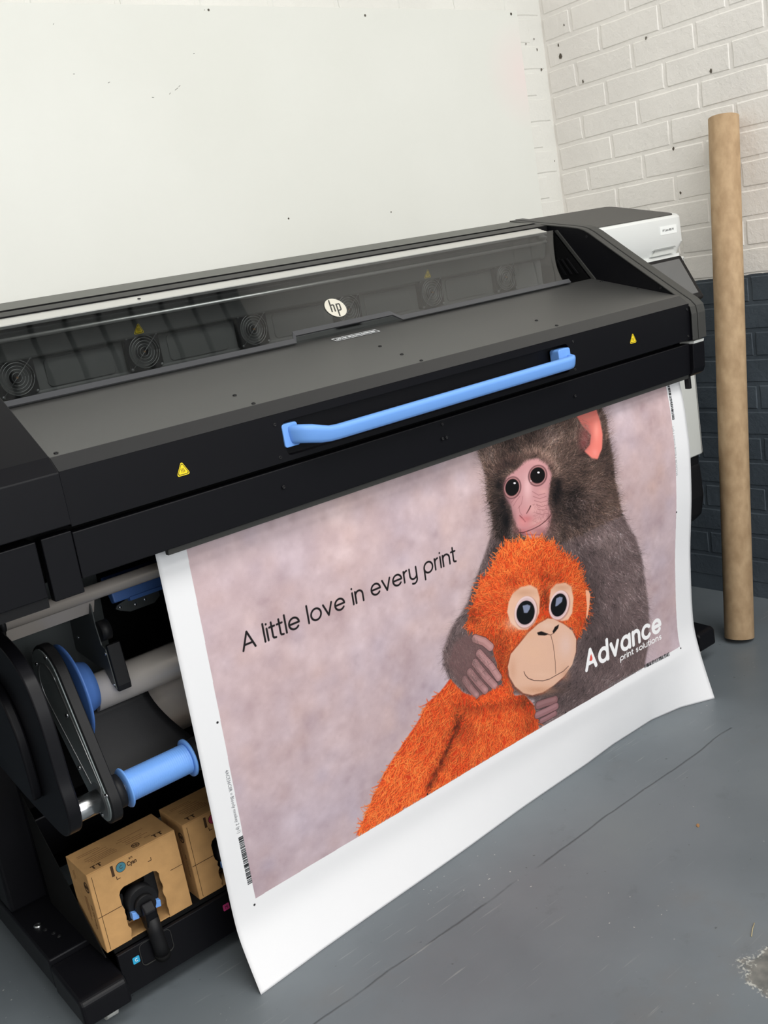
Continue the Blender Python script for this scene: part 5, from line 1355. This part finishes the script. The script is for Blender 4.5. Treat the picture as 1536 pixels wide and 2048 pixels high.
strokes(p[:, 0], p[:, 1], np.arctan2(p[:, 1] - 1290, p[:, 0] - 1085) + rng.normal(0, 0.5, 2600), rng.uniform(2, 5, 2600), 0.5, (236, 200, 178), (206, 160, 134), 0.22, 0, 6)
fill(PB([(788, 1052), (832, 1038), (905, 1064), (872, 1080), (802, 1076)]), (22, 14, 12), 1); fill(PB([(958, 1062), (948, 1040), (972, 992), (1014, 968), (1004, 1006)]), (22, 14, 12), 1)
capsule(PB([(900, 1068), (930, 1075), (958, 1055)]), 3.0, (110, 70, 58), 0.8)
capsule(PB([(930, 1078), (950, 1150), (965, 1250), (975, 1350), (980, 1470)]), 2.2, (70, 40, 34), 0.9)
capsule(PB([(655, 1450), (668, 1485), (700, 1520), (760, 1542), (850, 1545), (920, 1525), (980, 1490), (1060, 1445), (1110, 1395)]), 2.6, (64, 38, 34), 0.92)

# ---- hands
C_ = lambda x, y: (860 + 0.2083 * x, 1200 + 0.2083 * y)
def finger(pts, w, c, dark=(70, 44, 46)):
    P = [C_(*q) for q in pts]
    capsule(P, w * 0.2083 * 1.62 + 4, dark, 0.8); capsule(P, w * 0.2083 * 1.62, c, 0.95)
    hi = [(x - 0.6, y - 1.6) for x, y in P]; capsule(hi, w * 0.2083 * 0.7, tuple(min(255, v + 24) for v in c), 0.5)
fill([C_(*q) for q in ((350, 330), (430, 350), (520, 430), (620, 600), (660, 740), (560, 860), (450, 920), (360, 880), (250, 760), (180, 620), (230, 420))], (112, 84, 84), 6)
finger([(330, 760), (400, 860), (448, 915)], 74, (148, 108, 108)); finger([(380, 690), (470, 800), (532, 868)], 82, (156, 114, 114))
finger([(430, 600), (540, 740), (622, 826)], 84, (166, 122, 122)); finger([(470, 510), (590, 640), (660, 745)], 84, (176, 130, 130))
finger([(430, 370), (520, 400), (582, 452)], 86, (180, 132, 130))
for x_, y_ in ((660, 740), (622, 822), (532, 862), (448, 910), (584, 455)):
    q = C_(x_, y_); blob(q[0], q[1], 5, 5, (200, 150, 150), 0.6)
for pts in ([(560, 620), (610, 590)], [(600, 680), (655, 650)], [(500, 700), (545, 665)], [(560, 770), (605, 735)], [(440, 780), (485, 745)], [(480, 830), (520, 800)]):
    capsule([C_(*q) for q in pts], 1.8, (104, 66, 68), 0.6)
p = sample_in([C_(*q) for q in ((300, 300), (430, 340), (520, 450), (560, 600), (520, 700), (400, 820), (280, 800), (150, 650), (110, 480), (200, 380))], 1500)
p = p[np.argsort(p[:, 1])]
fall = np.clip((p[:, 0] - 930) / 40, 0, 1)
keep = rng.uniform(0, 1, len(p)) > fall * 0.75; p = p[keep]
c_ = mixc((74, 58, 58), (128, 104, 102), rng.uniform(0, 1, len(p)))
strokes(p[:, 0], p[:, 1], rng.normal(1.05, 0.3, len(p)), rng.uniform(8, 18, len(p)), 0.7, c_ * 0.8, c_ * 1.25, 0.75, rng.normal(0, 0.3, len(p)), 14)
finger([(1200, 960), (1110, 985), (1040, 1010)], 90, (138, 98, 100)); finger([(1210, 1020), (1110, 1070), (1030, 1105)], 80, (150, 108, 112)); finger([(1200, 1090), (1130, 1130), (1070, 1160)], 60, (140, 100, 104))
# orange tufts over the finger tips
p = sample_in([C_(*q) for q in ((350, 900), (480, 930), (600, 850), (690, 800), (720, 900), (600, 960), (400, 980))], 120)
col = mixc((206, 62, 24), (250, 110, 50), rng.uniform(0, 1, 120)); strokes(p[:, 0], p[:, 1], rng.normal(1.5, 0.6, 120), rng.uniform(7, 14, 120), 1.7, col * 0.9, col * 1.1, 0.95, rng.normal(0, 0.8, 120), 14)

cv[MARGIN] = (231, 231, 233)          # nothing of the picture runs into the white margins
# ---- lettering with a round pen
def arc(cx, cy, r, a0, a1, n=18, ry=None):
    return [(cx + r * math.cos(math.radians(a0 + (a1 - a0) * k / n)), cy + (ry or r) * math.sin(math.radians(a0 + (a1 - a0) * k / n))) for k in range(n + 1)]
GL = {
    'A': (1.12, [[(0, 0), (0.56, 1.42), (1.12, 0)], [(0.2, 0.42), (0.92, 0.42)]]),
    'l': (0.0, [[(0, 0), (0, 1.5)]]),
    'i': (0.0, [[(0, 0), (0, 1.0)], [(0, 1.36), (0, 1.38)]]),
    't': (0.42, [[(0.16, 1.36), (0.16, 0.16), (0.22, 0.04), (0.42, 0.0)], [(-0.06, 1.0), (0.42, 1.0)]]),
    'e': (0.96, [[(0.02, 0.5), (0.96, 0.5)] + arc(0.49, 0.5, 0.48, 0, 318, 26)]),
    'o': (0.98, [arc(0.49, 0.5, 0.49, 0, 360, 30)]),
    'v': (0.84, [[(0, 1.0), (0.42, 0.0), (0.84, 1.0)]]),
    'n': (0.76, [[(0, 0), (0, 1.0)], [(0, 0.0), (0, 0.62)] + arc(0.38, 0.62, 0.38, 180, 0, 16) + [(0.76, 0)]]),
    'r': (0.36, [[(0, 0), (0, 1.0)], [(0, 0.6)] + arc(0.36, 0.62, 0.36, 180, 92, 10)]),
    'y': (0.76, [[(0, 1.0), (0, 0.38)] + arc(0.38, 0.38, 0.38, 180, 360, 16), [(0.76, 1.0), (0.76, -0.06)] + arc(0.38, -0.06, 0.38, 0, -120, 12)]),
    'p': (0.98, [arc(0.49, 0.5, 0.49, 0, 360, 30), [(0, 0.5), (0, -0.5)]]),
    'd': (0.98, [arc(0.49, 0.5, 0.49, 0, 360, 30), [(0.98, 0.0), (0.98, 1.5)]]),
    'a': (0.98, [arc(0.49, 0.5, 0.49, 0, 360, 30), [(0.98, 0.0), (0.98, 1.0)]]),
    'c': (0.86, [arc(0.49, 0.5, 0.49, 42, 318, 24)]),
    's': (0.66, [arc(0.33, 0.75, 0.25, 40, 250, 14) + arc(0.33, 0.25, 0.25, 80, -140, 14)]),
    'u': (0.76, [[(0, 1.0), (0, 0.38)] + arc(0.38, 0.38, 0.38, 180, 360, 16) + [(0.76, 1.0)], [(0.76, 0.5), (0.76, 0)]]),
}
def text_width(s, gap, space):
    w = 0
    for ch in s: w += space if ch == ' ' else GL[ch][0] + gap
    return w - gap
def letter(s, x0, y0, x1, y1, xh, wd, color, gap=0.3, space=0.62):
    """Draw s from (x0, y0) to (x1, y1) on the canvas with x-height xh (canvas pixels)."""
    dx, dy = x1 - x0, y1 - y0; L_ = math.hypot(dx, dy); ux, uy = dx / L_, dy / L_
    kx = L_ / (text_width(s, gap, space)); x = 0
    for ch in s:
        if ch == ' ': x += space; continue
        w_, st = GL[ch]
        for ln in st:
            pen([(x0 + ux * (x + a) * kx - uy * b * xh, y0 + uy * (x + a) * kx + ux * b * xh) for a, b in ln], wd, color)
        x += w_ + gap
ca = [float(v) for v in to_canvas(487, 1302)]; cb = [float(v) for v in to_canvas(912, 1122.5)]; ct = [float(v) for v in to_canvas(496, 1262)]
letter('A little love in every print', ca[0], ca[1], cb[0], cb[1], (ct[1] - ca[1]) / 1.42, 6.2, (20, 16, 18))
E_ = lambda x, y: (1160 + 0.15625 * x, 1220 + 0.15625 * y)
def cpt(q): return [float(v) for v in to_canvas(*q)]
wa, wb_, wt = cpt(E_(85, 770)), cpt(E_(1030, 262)), cpt(E_(140, 500))
WHT = (244, 243, 244)
letter('Advance', wa[0], wa[1], wb_[0], wb_[1], (wt[1] - wa[1]) / 1.42, 16.5, WHT, gap=0.46)
sa_, sb_ = cpt(E_(520, 648)), cpt(E_(1042, 366))
xh2 = (cpt(E_(540, 590))[1] - sa_[1])
letter('print solutions', sa_[0], sa_[1], sb_[0], sb_[1], max(14, xh2 * 1.0), 4.6, WHT, gap=0.36, space=0.55)
x_, y_ = E_(142, 612); fill([(x_, y_ - 8), (x_ + 2.4, y_ - 1), (x_ + 2.8, y_ + 3), (x_ + 1, y_ + 6), (x_ - 1.4, y_ + 6.4), (x_ - 2.6, y_ + 3.4), (x_ - 1.6, y_ - 2)], (226, 84, 72), 0)

# ---- margins: register dots, bar codes and job lines
for x_, y_ in ((435, 1445), (509, 1809.5), (1353, 1024.5), (1361.5, 1296.5), (1131, 1425), (855, 1588.5), (1349, 1256)):
    if (x_, y_) == (1349, 1256): continue
    c = cpt((x_, y_)); pen([c, (c[0] + 0.1, c[1])], 7.0, (24, 24, 26))
def barcode(xa, ya, xb, yb, w, seed):
    """Bars across a strip from (xa, ya) to (xb, yb) of width w on the canvas."""
    r = np.random.default_rng(seed); L_ = math.hypot(xb - xa, yb - ya); ux, uy = (xb - xa) / L_, (yb - ya) / L_; t = 0
    while t < L_ - 3:
        b = r.choice([1.6, 2.6, 3.8]); g = r.choice([1.4, 2.4, 3.6])
        for s in np.arange(0, b, 0.5):
            x_, y_ = xa + ux * (t + s), ya + uy * (t + s)
            for q in np.arange(0, w, 0.5):
                X, Y = int(x_ - uy * q), int(y_ + ux * q)
                if 0 <= X < CW and 0 <= Y < CHT: cv[Y, X] = (38, 40, 42)
        t += b + g
def job_line(body, x, y, ang, size, color=(70, 72, 76), sx=0.9):
    """Small print: triangles of the built-in font, rasterised on the canvas."""
    cu = bpy.data.curves.new('job', 'FONT'); cu.body = body; cu.size = size; cu.resolution_u = 2
    t = bpy.data.objects.new('job', cu); COL.objects.link(t); dg = bpy.context.evaluated_depsgraph_get(); dg.update()
    me = bpy.data.meshes.new_from_object(t.evaluated_get(dg)); me.calc_loop_triangles()
    V = np.array([v.co[:2] for v in me.vertices]); V[:, 0] *= sx
    ca_, sa2 = math.cos(ang), math.sin(ang); V = V @ np.array([[ca_, sa2], [-sa2, ca_]]) + np.array([x, y])
    for tri in me.loop_triangles:
        P = V[list(tri.vertices)]; x0, y0 = np.floor(P.min(0)).astype(int); x1, y1 = np.ceil(P.max(0)).astype(int) + 1
        x0, y0 = max(x0, 0), max(y0, 0); x1, y1 = min(x1, CW), min(y1, CHT)
        if x1 <= x0 or y1 <= y0: continue
        X, Y = np.meshgrid(np.arange(x0, x1), np.arange(y0, y1)); cov = np.zeros(X.shape, np.float32)
        e = []
        for ox in (0.25, 0.75):
            for oy in (0.25, 0.75):
                d = [(P[(k+1) % 3][0] - P[k][0]) * (Y + oy - P[k][1]) - (P[(k+1) % 3][1] - P[k][1]) * (X + ox - P[k][0]) for k in range(3)]
                cov += ((d[0] >= 0) & (d[1] >= 0) & (d[2] >= 0)) | ((d[0] <= 0) & (d[1] <= 0) & (d[2] <= 0))
        a = (cov / 4)[..., None]; cv[y0:y1, x0:x1] = cv[y0:y1, x0:x1] * (1 - a) + np.array(color, np.float32) * a
    bpy.data.objects.remove(t); bpy.data.curves.remove(cu); bpy.data.meshes.remove(me)
JOB = '4ACE36C0R = Bloody monkey 2 (p1)'
q0, q1 = cpt((480.5, 1674)), cpt((500.5, 1771)); barcode(q0[0] - 6, q0[1], q1[0] - 6, q1[1], 15, 3)
q0, q1 = cpt((453, 1540)), cpt((477.5, 1660)); job_line(JOB, q0[0] - 5, q0[1], math.atan2(q1[1] - q0[1], q1[0] - q0[0]), 15, sx=math.hypot(q1[0] - q0[0], q1[1] - q0[1]) / (15 * 14.6))
q0, q1 = cpt((1333.5, 766)), cpt((1344.5, 842)); barcode(q0[0] + 2, q0[1], q1[0] + 2, q1[1], 13, 4)
q0, q1 = cpt((1353.5, 952)), cpt((1345.5, 858)); job_line(JOB, q0[0] + 5, q0[1], math.atan2(q1[1] - q0[1], q1[0] - q0[0]), 14, (120, 122, 126), sx=math.hypot(q1[0] - q0[0], q1[1] - q0[1]) / (14 * 14.6))
q0, q1 = cpt((1289, 1335)), cpt((1340, 1309)); barcode(q0[0], q0[1] - 3, q1[0], q1[1] - 3, 14, 5)
q0, q1 = cpt((1217, 1375)), cpt((1280, 1341)); job_line(JOB, q0[0], q0[1], math.atan2(q1[1] - q0[1], q1[0] - q0[0]), 13, (130, 132, 136), sx=math.hypot(q1[0] - q0[0], q1[1] - q0[1]) / (13 * 14.6))

cv = np.clip(cv, 0, 255)
img = bpy.data.images.new('painted picture', CW, CHT, alpha=False)
px_buf = np.ones((CHT, CW, 4), np.float32); px_buf[..., :3] = cv / 255.0
img.pixels.foreach_set(px_buf.ravel()); img.update(); img.pack()
del cv, px_buf, GPX, GPY, gx, gz, MARGIN, pm

M_PAPER = bpy.data.materials.new('coated print paper'); M_PAPER.use_nodes = True
nt = M_PAPER.node_tree; b = nt.nodes['Principled BSDF']
ti = nt.nodes.new('ShaderNodeTexImage'); ti.image = img; ti.interpolation = 'Cubic'; ti.extension = 'EXTEND'
nt.links.new(ti.outputs['Color'], b.inputs['Base Color'])
b.inputs['Roughness'].default_value = 0.45; b.inputs['Specular IOR Level'].default_value = 0.3
NU, NVV = 150, 110
us = np.linspace(0, 1, NU + 1); zs = np.concatenate([np.linspace(0.0006, 0.24, 50), np.linspace(0.24, 0.9435, NVV - 48)[1:]])
U, Z = np.meshgrid(us, zs); Xp = PX0 + U * PW; Yp = paper_y(Xp, Z)
me = bpy.data.meshes.new('printed_sheet')
vv = np.stack([Xp, Yp, Z], -1).reshape(-1, 3)
nr, nc = Z.shape
idx = np.arange(nr * nc).reshape(nr, nc)
fc = np.stack([idx[:-1, :-1], idx[:-1, 1:], idx[1:, 1:], idx[1:, :-1]], -1).reshape(-1, 4)
me.from_pydata(vv.tolist(), [], fc.tolist())
uv = me.uv_layers.new(name='UVMap')
li = np.empty(len(me.loops), np.int32); me.loops.foreach_get('vertex_index', li)
uvs = np.stack([(vv[:, 0] - PX0) / PW, vv[:, 2] / ZMAX], -1)[li]
uv.data.foreach_set('uv', uvs.astype(np.float32).ravel())
me.polygons.foreach_set('use_smooth', np.ones(len(me.polygons), bool))
me.materials.append(M_PAPER); me.materials.append(new_mat('paper back', (232, 232, 230), 0.6)); me.update()
sheet = bpy.data.objects.new('printed_sheet', me); COL.objects.link(sheet)
tag(sheet, 'wide printed sheet hanging from the printer, showing a monkey hugging an orange plush ape', 'poster')
sm = sheet.modifiers.new('thickness', 'SOLIDIFY'); sm.thickness = 0.0005; sm.offset = -1; sm.material_offset = 1; sm.material_offset_rim = 1

# ------------------------------------------------------------------ bits lying on the floor
M_LEAF = new_mat('dry leaf', (150, 112, 72), 0.8); M_STRAW = new_mat('straw', (168, 156, 120), 0.8)
p = unproject(1396, 1652, 2, 0.0)
lf = MB(); pts = [(-0.0065, -0.001), (-0.002, -0.0035), (0.004, -0.003), (0.0075, 0.001), (0.004, 0.0042), (-0.002, 0.0036)]
c_, s_ = math.cos(0.5), math.sin(0.5)
top = [Vector((p.x + x * c_ - y * s_, p.y + x * s_ + y * c_, 0.0012 + 0.0012 * (k % 2))) for k, (x, y) in enumerate(pts)]
lf.add([Vector((q.x, q.y, 0.0002)) for q in top] + top, [tuple(range(5, -1, -1)), tuple(range(6, 12))] + [(i, (i+1) % 6, (i+1) % 6 + 6, i + 6) for i in range(6)])
tag(lf.build('leaf_fragment', M_LEAF), 'tiny curled brown leaf fragment lying on the grey floor', 'leaf')
a = unproject(1509, 1847, 2, 0.0); b = unproject(1503, 1874, 2, 0.0)
mid = (a + b) / 2 + Vector((0.001, 0.0015, 0))
tag(MB().sweep([(a.x, a.y, 0.0012), (mid.x, mid.y, 0.0016), (b.x, b.y, 0.0012)], 0.0010, 6).build('straw_sliver', M_STRAW), 'thin pale straw sliver on the floor at the right', 'straw')
